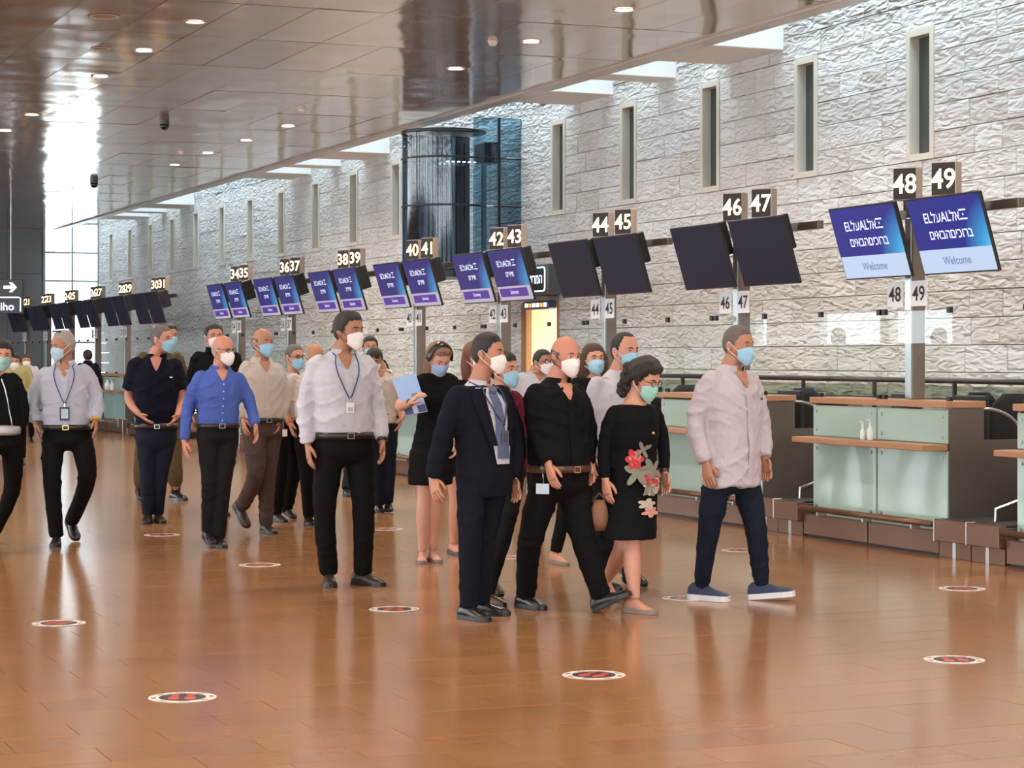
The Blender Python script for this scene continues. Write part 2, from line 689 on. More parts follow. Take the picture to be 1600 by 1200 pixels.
# ---- far end wall: grey cladding and tall glazing
fw = MB()
fw.box(XL, 11.42, Y1, Y1 + 0.3, 0, HC + 0.03)
far = fw.build('wall_far', m_dkpanel)
struct(far, 'far end wall of large grey panels')
for i in range(12):
    for j in range(4):
        MB().bbox(11.36 - (i + 1) * 1.0 + 0.008, 11.36 - i * 1.0 - 0.008, Y1 - 0.03, Y1 + 0.01, j * 1.3 + 0.01, j * 1.3 + 1.29, 0.006).build('cladding_panel', m_dkpanel, far)
w = empty('window_40', (12.2, Y1, 0))
struct(w, 'tall bright glazing at the far end of the hall')
xs = (-0.80, 0.80)
for x in (-0.80, 0.0, 0.76):
    MB().bbox(x, x + 0.05, -0.05, 0.1, 0, 6.5, 0.005).build('mullion', m_mull, w)
zs = [0.0, 0.95, 1.9, 2.85, 3.68, 4.5, 5.35, 6.45]
for z in zs:
    MB().bbox(-0.80, 0.8, -0.04, 0.08, z, z + 0.05, 0.005).build('transom', m_mull, w)
for i in range(len(zs) - 1):
    for x in (-0.75, 0.05):
        MB().box(x, x + 0.72, 0.0, 0.012, zs[i] + 0.05, zs[i + 1]).build('pane', m_solar, w)

# ---- hall side and back, outside the frame: facade of windows and plain back wall
lw = MB()
lw.box(XL - 0.3, XL, YB, Y1, 0, 1.9).box(XL - 0.3, XL, YB, Y1, 4.2, HC + 0.03)
for k in range(19):
    y = YB + k * 4.05
    lw.box(XL - 0.3, XL, y, y + 0.5, 1.9, 4.2)
struct(lw.build('wall_left', m_white), 'long side wall of the hall with window openings')
bw = MB()
bw.box(XL, XW + 0.3, YB - 0.3, YB, 0, 1.9).box(XL, XW + 0.3, YB - 0.3, YB, 4.2, HC + 0.03)
for k in range(8):
    x = XL + k * 4.1
    bw.box(x, x + 0.6, YB - 0.3, YB, 1.9, 4.2)
struct(bw.build('wall_back', m_white), 'back wall of the hall with window openings')
ep = MB().box(XE, XW + 0.5, YB - 0.3, YB, 0, 6.6).build('wall_corner', m_white)
struct(ep, 'plain white end of the wall')

# ---- glass lift shaft hanging in front of the stone wall
ls = empty('lift_shaft', (11.95, 31.7, 2.85))
tag(ls, 'dark blue glass lift shaft with curved front beside the stone wall', 'lift')
CXR, ZT = 0.66, 2.12
m_dark = mat('dark_metal', (0.022, 0.026, 0.032), 0.35, 0.6)
for q in range(8):
    a0, a1 = math.pi * (0.55 + q * 0.155), math.pi * (0.55 + (q + 1) * 0.155)
    for (z0, z1) in ((0.04, 0.98), (1.0, 1.72), (1.74, ZT)):
        pb = MB()
        pts = []
        for k in range(6):
            a = a0 + (a1 - a0) * k / 5 + (0.008 if k == 0 else -0.008 if k == 5 else 0)
            pts.append((CXR * math.cos(a), CXR * math.sin(a)))
        pb.add([(x, y, z0) for x, y in pts] + [(x, y, z1) for x, y in pts], [(k, k + 1, 7 + k, 6 + k) for k in range(5)])
        pb.build('curved_pane', m_shaft, ls, True)
for z in (0.0, 0.98, 1.72, ZT):
    rb = MB()
    rb.tube([(CXR * math.cos(math.pi * (0.55 + 1.24 * k / 24)), CXR * math.sin(math.pi * (0.55 + 1.24 * k / 24)), z + 0.01) for k in range(25)], 0.016, 6)
    rb.build('steel_ring', m_dark, ls)
MB().cyl((0, 0, -0.12), CXR + 0.02, 0.11, 40).build('base_slab', m_dark, ls)
MB().cyl((0, 0, ZT + 0.02), CXR + 0.005, 0.03, 40).build('top_cap', m_dark, ls)
car = MB()
car.bbox(-0.42, 0.42, -0.05, 0.52, 0.0, 2.1, 0.02)
car.build('lift_car', mat('lift_car_dark', (0.035, 0.045, 0.06), 0.15, 0.7), ls)
cb = MB()
for q in range(7):
    x = -0.36 + q * 0.075
    cb.box(x, x + 0.045, -0.12, -0.05, 0.0, 2.1)
cb.build('reflection_strip', mat('lift_mast_reflection', (0.50, 0.58, 0.64), 0.2, 0.8), ls)  # pale strips paint the bright reflections in the middle of the curved glass
for q in range(6):
    MB().ball((-0.05 + q * 0.09, -0.30, 1.68), (0.028, 0.028, 0.012), 10, 5, 0).build('car_lamp', mat('car_lamp', (1, 1, 1), 0.3, emit=(1, 0.98, 0.95), estr=4), ls)
for (z0, z1) in ((0.0, 0.98), (1.0, 1.72), (1.74, 2.35)):
    MB().box(0.25, 1.05, -0.62, -0.605, z0, z1).build('flat_pane', m_shaft, ls)
for z in (0.97, 1.71):
    MB().box(0.60, 1.05, -0.635, -0.60, z, z + 0.02).build('pane_joint', m_dark, ls)
MB().box(0.66, 0.69, -0.65, -0.60, 0.0, 2.35).build('corner_post', m_dark, ls)
MB().bbox(0.70, 0.98, 0.1, 0.5, 1.72, 2.05, 0.02).build('lift_machine', m_dark, ls)
MB().bbox(0.70, 0.76, 0.1, 0.2, 0.0, 1.72, 0.01).build('lift_mast', mat('lift_mast_reflection'), ls)

# ---- glass balustrade in front of the stone wall
bl = empty('glass_balustrade', (12.0, 12.0, 0))
tag(bl, 'clear glass balustrade with dark handrail in front of stone wall', 'railing')
MB().tube([(0, 0, 1.27), (0, 17.4, 1.27)], 0.028, 10).build('handrail', mat('dark_rail', (0.06, 0.055, 0.05), 0.35, 0.6), bl, True)
for k in range(12):
    y = k * 1.45
    MB().box(-0.008, 0.008, y + 0.02, y + 1.43, 0.08, 1.22).build('glass_panel', glass_mat('green_glass', (0.84, 0.91, 0.86), 0.5), bl)
    MB().box(-0.02, 0.02, y - 0.012, y + 0.012, 0.0, 1.26).build('post', mat('dark_rail'), bl)

# ================================================================== CHECK-IN FURNITURE
m_bronze = mat('brown_metal', (0.175, 0.145, 0.12), 0.35, 0.45, noise=0.08, nscale=3)
m_kick = mat('brown_kick_metal', (0.19, 0.098, 0.058), 0.32, 0.4)
m_frost = mat('frosted_green_glass', (0.42, 0.60, 0.53), 0.10, 0, coat=0.3, noise=0.05, nscale=1.2)
m_top = mat('light_brown_wood', (0.46, 0.24, 0.12), 0.4, noise=0.12, nscale=14, stretch=(6, 1, 6))
m_steel = mat('brushed_steel', (0.55, 0.54, 0.52), 0.3, 0.9)
m_black = mat('black_plastic', (0.012, 0.012, 0.013), 0.45)
m_rubber = mat('belt_rubber', (0.03, 0.027, 0.025), 0.6)
m_postl = mat('post_silver', (0.52, 0.56, 0.60), 0.3, 0.6)
m_postb = mat('post_grey_brown', (0.20, 0.165, 0.14), 0.4, 0.3)

DY0, PITCH, DL = 13.86, 2.865, 2.0
KS = [-1, 0, 1, 2, 3, 4, 5, 6, 7, 9, 10, 11, 12, 13, 14]
NUM = {k: (48 - 2 * k, 49 - 2 * k) for k in KS}


def make_desk():
    e = empty('check_in_desk', (0, 0, 0))
    for (a, b) in ((0.0, 0.99), (1.01, DL)):
        MB().bbox(0.0, 0.05, a, b, 0.02, 0.19, 0.004).build('kick_panel', m_kick, e)
    MB().box(0.03, 0.06, 0, DL, 0, 0.02).build('plinth', m_black, e)
    for (a, b) in ((0.01, 0.985), (1.015, DL - 0.01)):
        for (z0, z1) in ((0.215, 0.79), (0.845, 1.10)):
            p = MB().bbox(0.085, 0.10, a, b, z0, z1, 0.003).build('frosted_panel', m_frost, e)
            for y in (a + 0.06, b - 0.06):
                for z in (z0 + 0.05, z1 - 0.05):
                    MB().cyl((0.072, y, z), 0.013, 0.014, 10, 0, 'x').build('bolt', m_steel, p)
    MB().box(0.10, 0.13, 0.03, DL - 0.03, 0.02, 1.10).build('core_panel', mat('desk_core', (0.35, 0.42, 0.38), 0.6), e)
    MB().bbox(-0.14, 0.085, 0.0, DL - 0.04, 0.795, 0.84, 0.004).build('shelf', m_top, e)
    MB().bbox(0.06, 0.42, -0.012, DL + 0.012, 1.115, 1.165, 0.004).build('top_board', m_top, e)
    for y in (0.0, DL - 0.03):
        pts = [(0.10, y, 0.02), (0.10, y, 1.112), (0.41, y, 1.112), (0.41, y, 0.87), (1.45, y, 0.87), (1.45, y, 0.02)]
        MB().prism(pts, (0, 0.03, 0)).build('side_panel', m_bronze, e)
        arc = [(0.41 + 0.36 * math.sin(t), y + 0.015, 0.87 + 0.24 * math.cos(t)) for t in [math.pi / 2 * k / 8 for k in range(9)]]
        MB().tube(arc, 0.011, 6).build('arched_rail', m_steel, e, True)
    MB().box(0.42, 1.2, 0.03, DL - 0.03, 0.70, 0.73).build('worktop', m_top, e)
    MB().tube([(-0.05, 0.02, 0.245), (-0.05, DL - 0.02, 0.245)], 0.024, 10).build('foot_rail', m_kick, e, True)
    for y in (0.3, 1.0, 1.7):
        MB().box(-0.05, 0.03, y - 0.012, y + 0.012, 0.19, 0.235).build('rail_bracket', m_steel, e)
    for (a, b) in ((0.02, 0.99), (1.01, DL - 0.02)):
        p = MB().box(0.13, 0.138, a, b, 1.166, 1.86).build('glass_screen', m_clear, e)
        for y in (a + 0.03, b - 0.03):
            MB().box(0.12, 0.15, y - 0.022, y + 0.022, 1.835, 1.88).build('glass_clip', m_black, p)
            MB().box(0.12, 0.15, y - 0.022, y + 0.022, 1.166, 1.20).build('glass_clip', m_black, p)
    return e


def make_belt():
    e = empty('baggage_conveyor', (0, 0, 0))
    # local y 0 .. 0.43
    MB().bbox(-0.05, 0.02, 0.006, 0.402, 0.125, 0.285, 0.004).build('front_box', m_kick, e)
    MB().bbox(-0.055, 0.03, 0.402, 0.416, 0.12, 0.29, 0.003).build('end_strip', m_steel, e)
    MB().bbox(0.02, 1.9, 0.01, 0.41, 0.125, 0.27, 0.004).build('frame', m_bronze, e)
    MB().bbox(0.0, 1.88, 0.04, 0.39, 0.27, 0.288, 0.004).build('belt', m_rubber, e)
    MB().bbox(0.0, 0.04, 0.006, 0.412, 0.0, 0.12, 0.003).build('kick_panel', m_kick, e)
    MB().bbox(-0.006, 0.0, 0.19, 0.23, 0.0, 0.125, 0.001).build('leg_plate', m_steel, e)
    MB().prism([(0.22, 0.0, 0.27), (0.22, 0.0, 0.36), (1.1, 0.0, 0.62), (1.85, 0.0, 0.62), (1.85, 0.0, 0.27)], (0, 0.012, 0)).build('side_guard', m_bronze, e)
    MB().tube([(0.22, 0.006, 0.27), (0.22, 0.006, 0.37), (1.1, 0.006, 0.63), (1.85, 0.006, 0.63)], 0.016, 6).build('guard_rail', m_steel, e)
    return e


desk_words = {-1: 'desk whose shelf only just shows beside the conveyor by desk 49', 0: 'desk under screens 48 and 49, two bottles on its shelf',
              1: 'desk under dark screens 46 and 47', 2: 'desk under dark screens 44 and 45', 3: 'desk under screens 42 and 43',
              4: 'desk under screens 40 and 41', 5: 'desk under screens 38 and 39', 6: 'desk under screens 36 and 37', 7: 'desk under screens 34 and 35'}
desk0, belt0 = make_desk(), make_belt()
for q, k in enumerate(KS):
    d = desk0 if q == 0 else copy_tree(desk0)
    d.location = (9.2, DY0 + PITCH * k, 0)
    if k <= 7:
        tag(d, 'frosted glass check-in ' + desk_words[k], 'desk', 'check-in desks')
    else:
        tag(d, 'distant frosted glass check-in desk towards the bright end window', 'desk', 'check-in desks')
    for h in (0, 1):
        b = belt0 if (q == 0 and h == 0) else copy_tree(belt0)
        b.location = (9.2, DY0 + PITCH * k - 0.846 + 0.421 * h, 0)
        if k in (0, 1):
            tag(b, 'low brown baggage conveyor %s the desk of screens %d and %d' % (('one away from', 'right beside')[h], *NUM[k]), 'conveyor', 'baggage conveyors')
        else:
            tag(b, 'low brown baggage conveyor in a gap between the other check-in desks', 'conveyor', 'baggage conveyors')

# ---- posts with lit number boxes
m_digit = mat('lit_digit', (1, 0.8, 0.5), 0.5, emit=(1.0, 0.70, 0.34), estr=3.2)
m_box = mat('number_box', (0.022, 0.013, 0.009), 0.6)
m_boxs = mat('number_box_side', (0.42, 0.33, 0.28), 0.4, 0.3)
m_paper = mat('white_card', (0.80, 0.82, 0.82), 0.6)
m_ink = mat('black_ink', (0.02, 0.02, 0.02), 0.6)
TX = Matrix(((0, 0, -1, 0), (-1, 0, 0, 0), (0, 1, 0, 0), (0, 0, 0, 1)))   # text plane facing -X, reading towards -Y
PX, PY = 9.52, 0.80
for k in KS[1:]:
    n0, n1 = NUM[k]
    e = empty('number_post', (PX, DY0 + PITCH * k + PY, 0))
    if k <= 7:
        tag(e, 'metal post carrying the lit numbers %d and %d' % (n0, n1), 'post', 'number posts')
    else:
        tag(e, 'distant metal post with lit number boxes above unlit screens', 'post', 'number posts')
    MB().bbox(-0.06, 0.06, -0.045, 0.045, 1.167, 2.72, 0.006).build('post', m_postb, e)
    MB().bbox(-0.075, -0.06, -0.04, 0.04, 1.17, 2.6, 0.003).build('post_front', m_postl, e)
    MB().bbox(-0.03, 0.03, -1.40, 0.75, 2.60, 2.67, 0.004).build('crossbar', m_bronze, e)
    for (n, yy) in ((n0, 0.02), (n1, -0.52)):
        R = Matrix.Translation((-0.06, yy, 2.87)) @ Matrix.Rotation(math.radians(28), 4, 'Z')
        b = MB().bbox(-0.05, 0.05, -0.105, 0.105, -0.13, 0.13, 0.006, 0, R).build('number_box', m_boxs, e)
        MB().box(-0.054, -0.05, -0.098, 0.098, -0.122, 0.122, 0, 0, R).build('number_face', m_box, b)
        t = MB()
        put_text(t, str(n), 0.155, R @ Matrix.Translation((-0.0565, 0, 0)) @ TX, 0, 1.0)
        t.build('digits', m_digit, b)
        MB().box(-0.09, -0.03, yy - 0.02, yy + 0.02, 2.66, 2.75).build('box_stem', m_bronze, e)
    for (n, yy) in ((n0, 0.17), (n1, -0.17)):
        p = MB().bbox(-0.085, -0.079, yy - 0.115, yy + 0.115, 1.90, 2.10, 0.001).build('number_card', m_paper, e)
        t = MB()
        put_text(t, str(n), 0.12, Matrix.Translation((-0.0865, yy, 2.0)) @ TX, 0, 1.1)
        t.build('card_digits', m_ink, p)

# ---- screens
def screen_material(name, blue, cyan, s=1.0):
    m = bpy.data.materials.new(name)
    m.use_nodes = True
    nt = m.node_tree
    b = nt.nodes['Principled BSDF']
    b.inputs['Base Color'].default_value = (0.01, 0.01, 0.02, 1)
    b.inputs['Roughness'].default_value = 0.25
    tc = nt.nodes.new('ShaderNodeTexCoord')
    ds = nt.nodes.new('ShaderNodeVectorMath')
    ds.operation = 'DISTANCE'
    ds.inputs[1].default_value = (0.60, -0.17, 0)
    nt.links.new(tc.outputs['Object'], ds.inputs[0])
    cr = nt.nodes.new('ShaderNodeValToRGB')
    e = cr.color_ramp.elements
    e[0].position, e[0].color = 0.10, (*cyan, 1)
    e[1].position, e[1].color = 0.46, (*blue, 1)
    mid = e.new(0.26)
    mid.color = (*[0.25 * c + 0.75 * q for c, q in zip(cyan, (blue[0], 0.20, 0.62))], 1)
    nt.links.new(ds.outputs['Value'], cr.inputs[0])
    nt.links.new(cr.outputs[0], b.inputs['Emission Color'])
    b.inputs['Emission Strength'].default_value = s
    return m


MW, MH = 0.97, 0.60
m_scr_w = screen_material('welcome_screen', (0.012, 0.022, 0.25), (0.10, 0.62, 0.85))
m_scr_e = screen_material('economy_screen', (0.030, 0.034, 0.20), (0.10, 0.42, 0.55), 0.9)
m_band = mat('caption_band', (0.1, 0.1, 0.1), 0.4, emit=(0.46, 0.60, 0.82), estr=1.0)
m_band2 = mat('lavender_band', (0.1, 0.1, 0.1), 0.4, emit=(0.46, 0.42, 0.55), estr=0.9)
m_purple = mat('purple_band', (0.05, 0.03, 0.1), 0.4, emit=(0.055, 0.02, 0.25), estr=1.0)
m_txt = mat('screen_white', (0.3, 0.3, 0.3), 0.4, emit=(0.72, 0.78, 0.95), estr=1.0)
m_txtb = mat('screen_blue_text', (0.05, 0.05, 0.1), 0.4, emit=(0.13, 0.18, 0.42), estr=1.0)
m_off = mat('unlit_screen', (0.022, 0.023, 0.045), 0.45, spec=0.15)
TILT = math.radians(17)
MROT = Matrix(((0, -math.sin(TILT), -math.cos(TILT)), (-1, 0, 0), (0, math.cos(TILT), -math.sin(TILT)))).to_4x4()


def logo(t, x, y, s):
    T = Matrix.Translation((x, y, 0.0345))
    put_text(t, 'EL' + heb('על') + 'AL' + heb('אל'), s, T @ Matrix.Translation((-0.06, 0, 0)), 0, 1.0)
    for dy in (-0.40, 0.40):
        t.box(0.175 + x, 0.265 + x, y + dy * s - 0.006, y + dy * s + 0.006, 0.0335, 0.0345)
    for a in (0, math.pi):
        t.prism([(x + 0.22 + 0.011 * math.sin(a + q * 2.094), y + 0.011 * math.cos(a + q * 2.094), 0.0335) for q in range(3)], (0, 0, 0.001))


def make_screen(kind):
    e = empty('check_in_screen', (0, 0, 0))
    MB().bbox(-MW / 2, MW / 2, -MH / 2, MH / 2, 0.004, 0.03, 0.004).build('housing', m_black, e)
    MB().bbox(-0.22, 0.22, -0.16, 0.12, -0.05, 0.004, 0.01).build('back_cover', m_black, e)
    MB().bbox(-0.06, 0.06, -0.05, 0.26, -0.28, -0.05, 0.01).build('mount_arm', m_black, e)
    a, b = MW / 2 - 0.013, MH / 2 - 0.013
    if kind == 'off':
        MB().box(-a, a, -b, b, 0.03, 0.032).build('display', m_off, e)
    elif kind == 'welcome':
        MB().box(-a, a, -0.105, b, 0.03, 0.032).build('display', m_scr_w, e)
        MB().box(-a, a, -b, -0.106, 0.03, 0.032).build('caption_band', m_band, e)
        t = MB()
        logo(t, 0.0, 0.145, 0.085)
        t.build('logo', m_txt, e)
        t = MB()
        put_text(t, heb('ברוכים'), 0.064, Matrix.Translation((0.150, 0.005, 0.0345)), 0, 1.0)
        t.build('greeting_word', m_txt, e)
        t = MB()
        put_text(t, heb('הבאים'), 0.064, Matrix.Translation((-0.135, 0.005, 0.0345)), 0, 1.0)
        t.build('greeting_word', m_txt, e)
        t = MB()
        put_text(t, 'Welcome', 0.065, Matrix.Translation((0.0, -0.195, 0.0345)), 0, 1.0)
        t.build('caption_lettering', m_txtb, e)
    else:
        MB().box(-a, a, -0.125, b, 0.03, 0.032).build('display', m_scr_e, e)
        c = MB().box(-a, a, -b, -0.126, 0.03, 0.032).build('caption_band', m_band2, e)
        MB().box(-a + 0.05, a - 0.10, -b + 0.04, -0.15, 0.032, 0.0335).build('purple_strip', m_purple, c)
        t = MB()
        logo(t, -0.03, 0.14, 0.075)
        t.build('logo', m_txt, e)
        t = MB()
        put_text(t, heb('תיירים'), 0.055, Matrix.Translation((0.0, 0.01, 0.0345)), 0, 1.0)
        t.build('class_lettering', m_txt, e)
        t = MB()
        put_text(t, 'Economy', 0.055, Matrix.Translation((0.0, -0.20, 0.0345)), 0, 1.0)
        t.build('caption_lettering', m_txt, e)
    return e


proto = {}
for k in KS[1:]:
    kind = 'welcome' if k == 0 else 'off' if k in (1, 2) or k > 7 else 'economy'
    for (n, yy) in ((NUM[k][0], 14.79), (NUM[k][1], 13.65)):
        if kind not in proto:
            proto[kind] = e = make_screen(kind)
        else:
            e = copy_tree(proto[kind])
        e.matrix_basis = Matrix.Translation((9.20, yy + PITCH * k, 2.42)) @ MROT
        if k <= 7:
            w = {'welcome': 'tilted blue and white welcome screen below lit number %d', 'off': 'tilted dark unlit screen below lit number %d',
                 'economy': 'tilted blue economy check-in screen below lit number %d'}[kind] % n
            tag(e, w, 'screen', 'check-in screens')
        else:
            tag(e, 'distant unlit screen in the row towards the bright end window', 'screen', 'check-in screens')

# ---- desk computers, chairs and bottles behind and on the desks
comp0 = empty('desk_computer', (0, 0, 0))
MB().bbox(-0.02, 0.02, -0.21, 0.21, 0.10, 0.465, 0.006).build('monitor', m_black, comp0)
MB().bbox(-0.015, 0.035, -0.03, 0.03, 0.02, 0.14, 0.004).build('stand', m_black, comp0)
MB().bbox(-0.09, 0.09, -0.11, 0.11, 0.0, 0.02, 0.004).build('base', m_black, comp0)
first = True
for k in range(0, 4):
    for yy, w in ((0.62, 'under lit number %d' % NUM[k][1]), (1.55, 'under lit number %d' % NUM[k][0])):
        c = comp0 if first else copy_tree(comp0)
        first = False
        c.location = (9.2 + 0.72, DY0 + PITCH * k + yy, 0.731)
        tag(c, 'black desk computer screen behind the counter ' + w, 'computer', 'desk computers')

chair0 = empty('office_chair', (0, 0, 0))
R = []
for i in range(7):
    z = 0.62 + 0.46 * i / 6
    w_ = 0.21 * (1 - (abs(i - 2.6) / 4.2) ** 2.6)
    R.append([(0.20 + 0.05 * math.cos(math.pi * 2 * j / 16) * 0.6 + 0.02 * (i / 6), w_ * math.sin(math.pi * 2 * j / 16), z) for j in range(16)])
MB().rings(R).build('backrest', mat('black_fabric', (0.012, 0.012, 0.013), 0.85), chair0, True)
MB().bbox(-0.23, 0.2, -0.23, 0.23, 0.44, 0.52, 0.03).build('seat', mat('black_fabric'), chair0)
MB().bbox(0.17, 0.22, -0.03, 0.03, 0.42, 0.72, 0.008).build('back_support', m_black, chair0)
MB().cyl((0, 0, 0.1), 0.028, 0.35, 12).build('gas_column', m_steel, chair0)
for q in range(5):
    a = q * 2 * math.pi / 5
    lg = MB().tube([(0.02 * math.cos(a), 0.02 * math.sin(a), 0.11), (0.27 * math.cos(a), 0.27 * math.sin(a), 0.075)], [0.025, 0.016], 8).build('chair_leg', m_black, chair0)
    MB().ball((0.27 * math.cos(a), 0.27 * math.sin(a), 0.03), 0.03, 10, 6).build('caster', m_black, lg)
first = True
for (x, y, rz, w) in ((11.60, 16.27, -2.2, 'black office chair behind the counter, closest to the conveyor of desk 49'), (11.58, 16.93, -1.8, 'black office chair behind the counter under number 48'),
                      (11.6, 20.0, -2.1, 'black office chair behind the counter under number 46'), (11.6, 22.9, -1.7, 'black office chair behind the counter under number 44'),
                      (11.6, 25.7, -2.0, 'black office chair behind the counter under number 42')):
    c = chair0 if first else copy_tree(chair0)
    first = False
    c.location = (x, y, 0)
    c.scale = (1.09, 1.09, 1.09)
    c.rotation_euler = (0, 0, rz)
    tag(c, w, 'chair', 'office chairs')

m_clearpl = mat('clear_plastic', (0.75, 0.85, 0.86), 0.1, spec=0.6)
m_wpl = mat('white_plastic', (0.80, 0.82, 0.84), 0.35)


def bottle(loc, label, h=0.13, r=0.026, m=None):
    e = empty('sanitizer_bottle', loc)
    tag(e, label, 'bottle')
    prof = [(0.0, r * 0.9), (0.01, r), (h * 0.7, r), (h * 0.85, r * 0.6), (h, r * 0.35)]
    MB().tube([(0, 0, z) for z, _ in prof], [q for _, q in prof], 14).build('bottle_body', m or m_clearpl, e, True)
    MB().cyl((0, 0, h), r * 0.42, 0.022, 10).build('pump_cap', m_wpl, e)
    MB().tube([(0, 0, h + 0.02), (0, 0, h + 0.045), (-0.03, 0.0, h + 0.042)], 0.005, 6).build('nozzle', m_wpl, e)
    return e


bottle((9.15, DY0 + 0.99, 0.841), 'small clear bottle on the shelf of desk 49, beside a whiter one', 0.10, 0.022)
bottle((9.15, DY0 + 0.88, 0.841), 'small white pump bottle on the shelf of desk 49', 0.12, 0.024, m_wpl)
bottle((9.13, DY0 + PITCH * 10 + 0.9, 0.841), 'taller white pump bottle on the shelf of a distant desk', 0.17, 0.05, m_wpl)
bottle((9.13, DY0 + PITCH * 10 + 0.45, 0.841), 'shorter white pump bottle on the shelf of a distant desk', 0.16, 0.045, m_wpl)

# ---- lit sign and ticker over the doorway
e = empty('exchange_sign', (XW - 0.16, 30.15, 2.43))
tag(e, 'dark sign with glowing white outline above the yellow doorway', 'sign')
m_glow = mat('white_glow', (1, 1, 1), 0.4, emit=(0.80, 0.88, 1.0), estr=1.6)
MB().bbox(-0.06, 0.155, -0.62, 0.85, 0.0, 0.46, 0.01).build('sign_box', mat('sign_grey', (0.10, 0.11, 0.12), 0.4, 0.2), e)
MB().box(-0.064, -0.06, -0.55, 0.80, 0.05, 0.42).build('sign_face', mat('sign_face', (0.025, 0.03, 0.04), 0.3), e)
fr = []
for (cy, cz, a0) in ((-0.47, 0.36, -90), (0.74, 0.36, 0), (0.74, 0.11, 90), (-0.47, 0.11, 180)):
    for q in range(5):
        a = math.radians(a0 + q * 22.5)
        fr.append((-0.07, cy + 0.05 * math.sin(a), cz + 0.05 * math.cos(a)))
fr.append(fr[0])
MB().tube(fr, 0.011, 6).build('glowing_outline', m_glow, e)
t = MB()
put_text(t, heb('המרת מט״ח'), 0.13, Matrix.Translation((-0.067, 0.10, 0.235)) @ TX, 0, 1.0)
t.build('sign_lettering', m_glow, e)
e = empty('ticker_display', (XW - 0.12, 30.12, 2.22))
tag(e, 'narrow lit ticker display under the doorway sign', 'display')
MB().bbox(-0.04, 0.115, -0.45, 0.5, 0.0, 0.13, 0.02).build('ticker_body', mat('ticker_blue', (0.05, 0.07, 0.13), 0.3), e)
for q in range(6):
    MB().box(-0.044, -0.04, -0.40 + q * 0.145, -0.29 + q * 0.145, 0.035, 0.095).build('ticker_segment', m_glow if q % 3 != 1 else mat('orange_glow', (1, 0.5, 0.1), 0.4, emit=(0.9, 0.45, 0.2), estr=0.9), e)

# ---- hanging direction sign at the far end
p = W(36, 490, 52.0)
e = empty('direction_sign', (p.x, p.y, p.z))
e.rotation_euler = (0, 0, -TH)
tag(e, 'black hanging sign with white arrow at the far end of hall', 'sign')
MB().bbox(-1.9, 0.0, 0.0, 0.10, 0.0, 0.82, 0.01).build('sign_board', mat('sign_black', (0.018, 0.02, 0.022), 0.35), e)
t = MB()
ax, az = -0.27, 0.63
t.prism([(ax - 0.20, -0.006, az - 0.035), (ax, -0.006, az - 0.035), (ax - 0.07, -0.006, az - 0.115), (ax + 0.01, -0.006, az - 0.115), (ax + 0.12, -0.006, az), (ax + 0.01, -0.006, az + 0.115),
         (ax - 0.07, -0.006, az + 0.115), (ax, -0.006, az + 0.035), (ax - 0.20, -0.006, az + 0.035)], (0, 0.005, 0))
t.build('arrow', m_glow, e)
MB().tube([(-1.8, -0.01, 0.39), (-0.10, -0.01, 0.39), (-0.06, -0.01, 0.36), (-0.06, -0.01, 0.05)], 0.014, 6).build('glowing_outline', m_glow, e)
t = MB()
put_text(t, 'eaſiho'.replace('ſ', 's'), 0.19, Matrix.Translation((-0.55, -0.008, 0.17)) @ Matrix.Rotation(math.pi / 2, 4, 'X'), 0, 1.0)
t.build('sign_lettering', m_glow, e)
for x in (-1.5, -0.3):
    MB().cyl((x, 0.05, 0.82), 0.012, HC - p.z - 0.82, 8).build('hanger_rod', m_steel, e)

# ---- distancing stickers on the floor
st0 = empty('floor_sticker', (0, 0, 0))
MB().cyl((0, 0, 0.0006), 0.150, 0.0010, 40).build('white_disc', mat('sticker_white', (0.78, 0.72, 0.66), 0.4), st0)
MB().cyl((0, 0, 0.0016), 0.103, 0.0008, 36).build('dark_disc', mat('sticker_dark', (0.035, 0.022, 0.03), 0.4), st0)
m_red = mat('sticker_red', (0.60, 0.07, 0.035), 0.4)
for sx in (-1, 1):
    fp = MB()
    for (cx, cy, rx, ry) in ((0.036 * sx, 0.028, 0.026, 0.046), (0.034 * sx, -0.052, 0.020, 0.026)):
        pts = [(cx + rx * math.cos(2 * math.pi * q / 16), cy + ry * math.sin(2 * math.pi * q / 16), 0.0024) for q in range(16)]
        fp.prism(pts, (0, 0, 0.0006))
    fp.build('footprint', m_red, st0)
for a in range(0, 360, 45):
    mk = MB()
    for q in range(4):
        b = math.radians(a + q * 5)
        c = Matrix.Translation((0.127 * math.cos(b), 0.127 * math.sin(b), 0.0016)) @ Matrix.Rotation(b, 4, 'Z')
        mk.box(-0.010, 0.010, -0.003, 0.003, 0, 0.0005, 0, 0, c)
    mk.build('ring_mark', mat('sticker_grey', (0.20, 0.17, 0.18), 0.5), st0)
first = True
for (px, py, w) in ((285, 1090, 'lying alone on the open floor'), (928, 1055, 'in front of the man in the black shirt'), (1491, 1031, 'on the open floor in front of the conveyors'),
                    (92, 974, 'in front of the grey-haired man with the badge'), (616, 952, 'beside the tall man with the blue lanyard'), (1503, 920, 'closest to the conveyors beside desk 49'),
                    (1072, 935, 'partly under the shoe of the man in jeans'), (406, 883, 'in front of the man in brown trousers'), (1157, 860, 'behind the man in jeans'),
                    (253, 836, 'in front of the man in the navy polo'), (790, 871, 'behind the man in the dark suit'), (603, 827, 'beside the woman with the blue folder')):
    s = st0 if first else copy_tree(st0)
    first = False
    q = on_floor(px, py)
    s.location = (q.x, q.y, 0.0005)
    s.rotation_euler = (0, 0, 2.6 + 0.3 * math.sin(px))
    tag(s, 'round white and red footprint sticker ' + w, 'sticker', 'floor stickers')

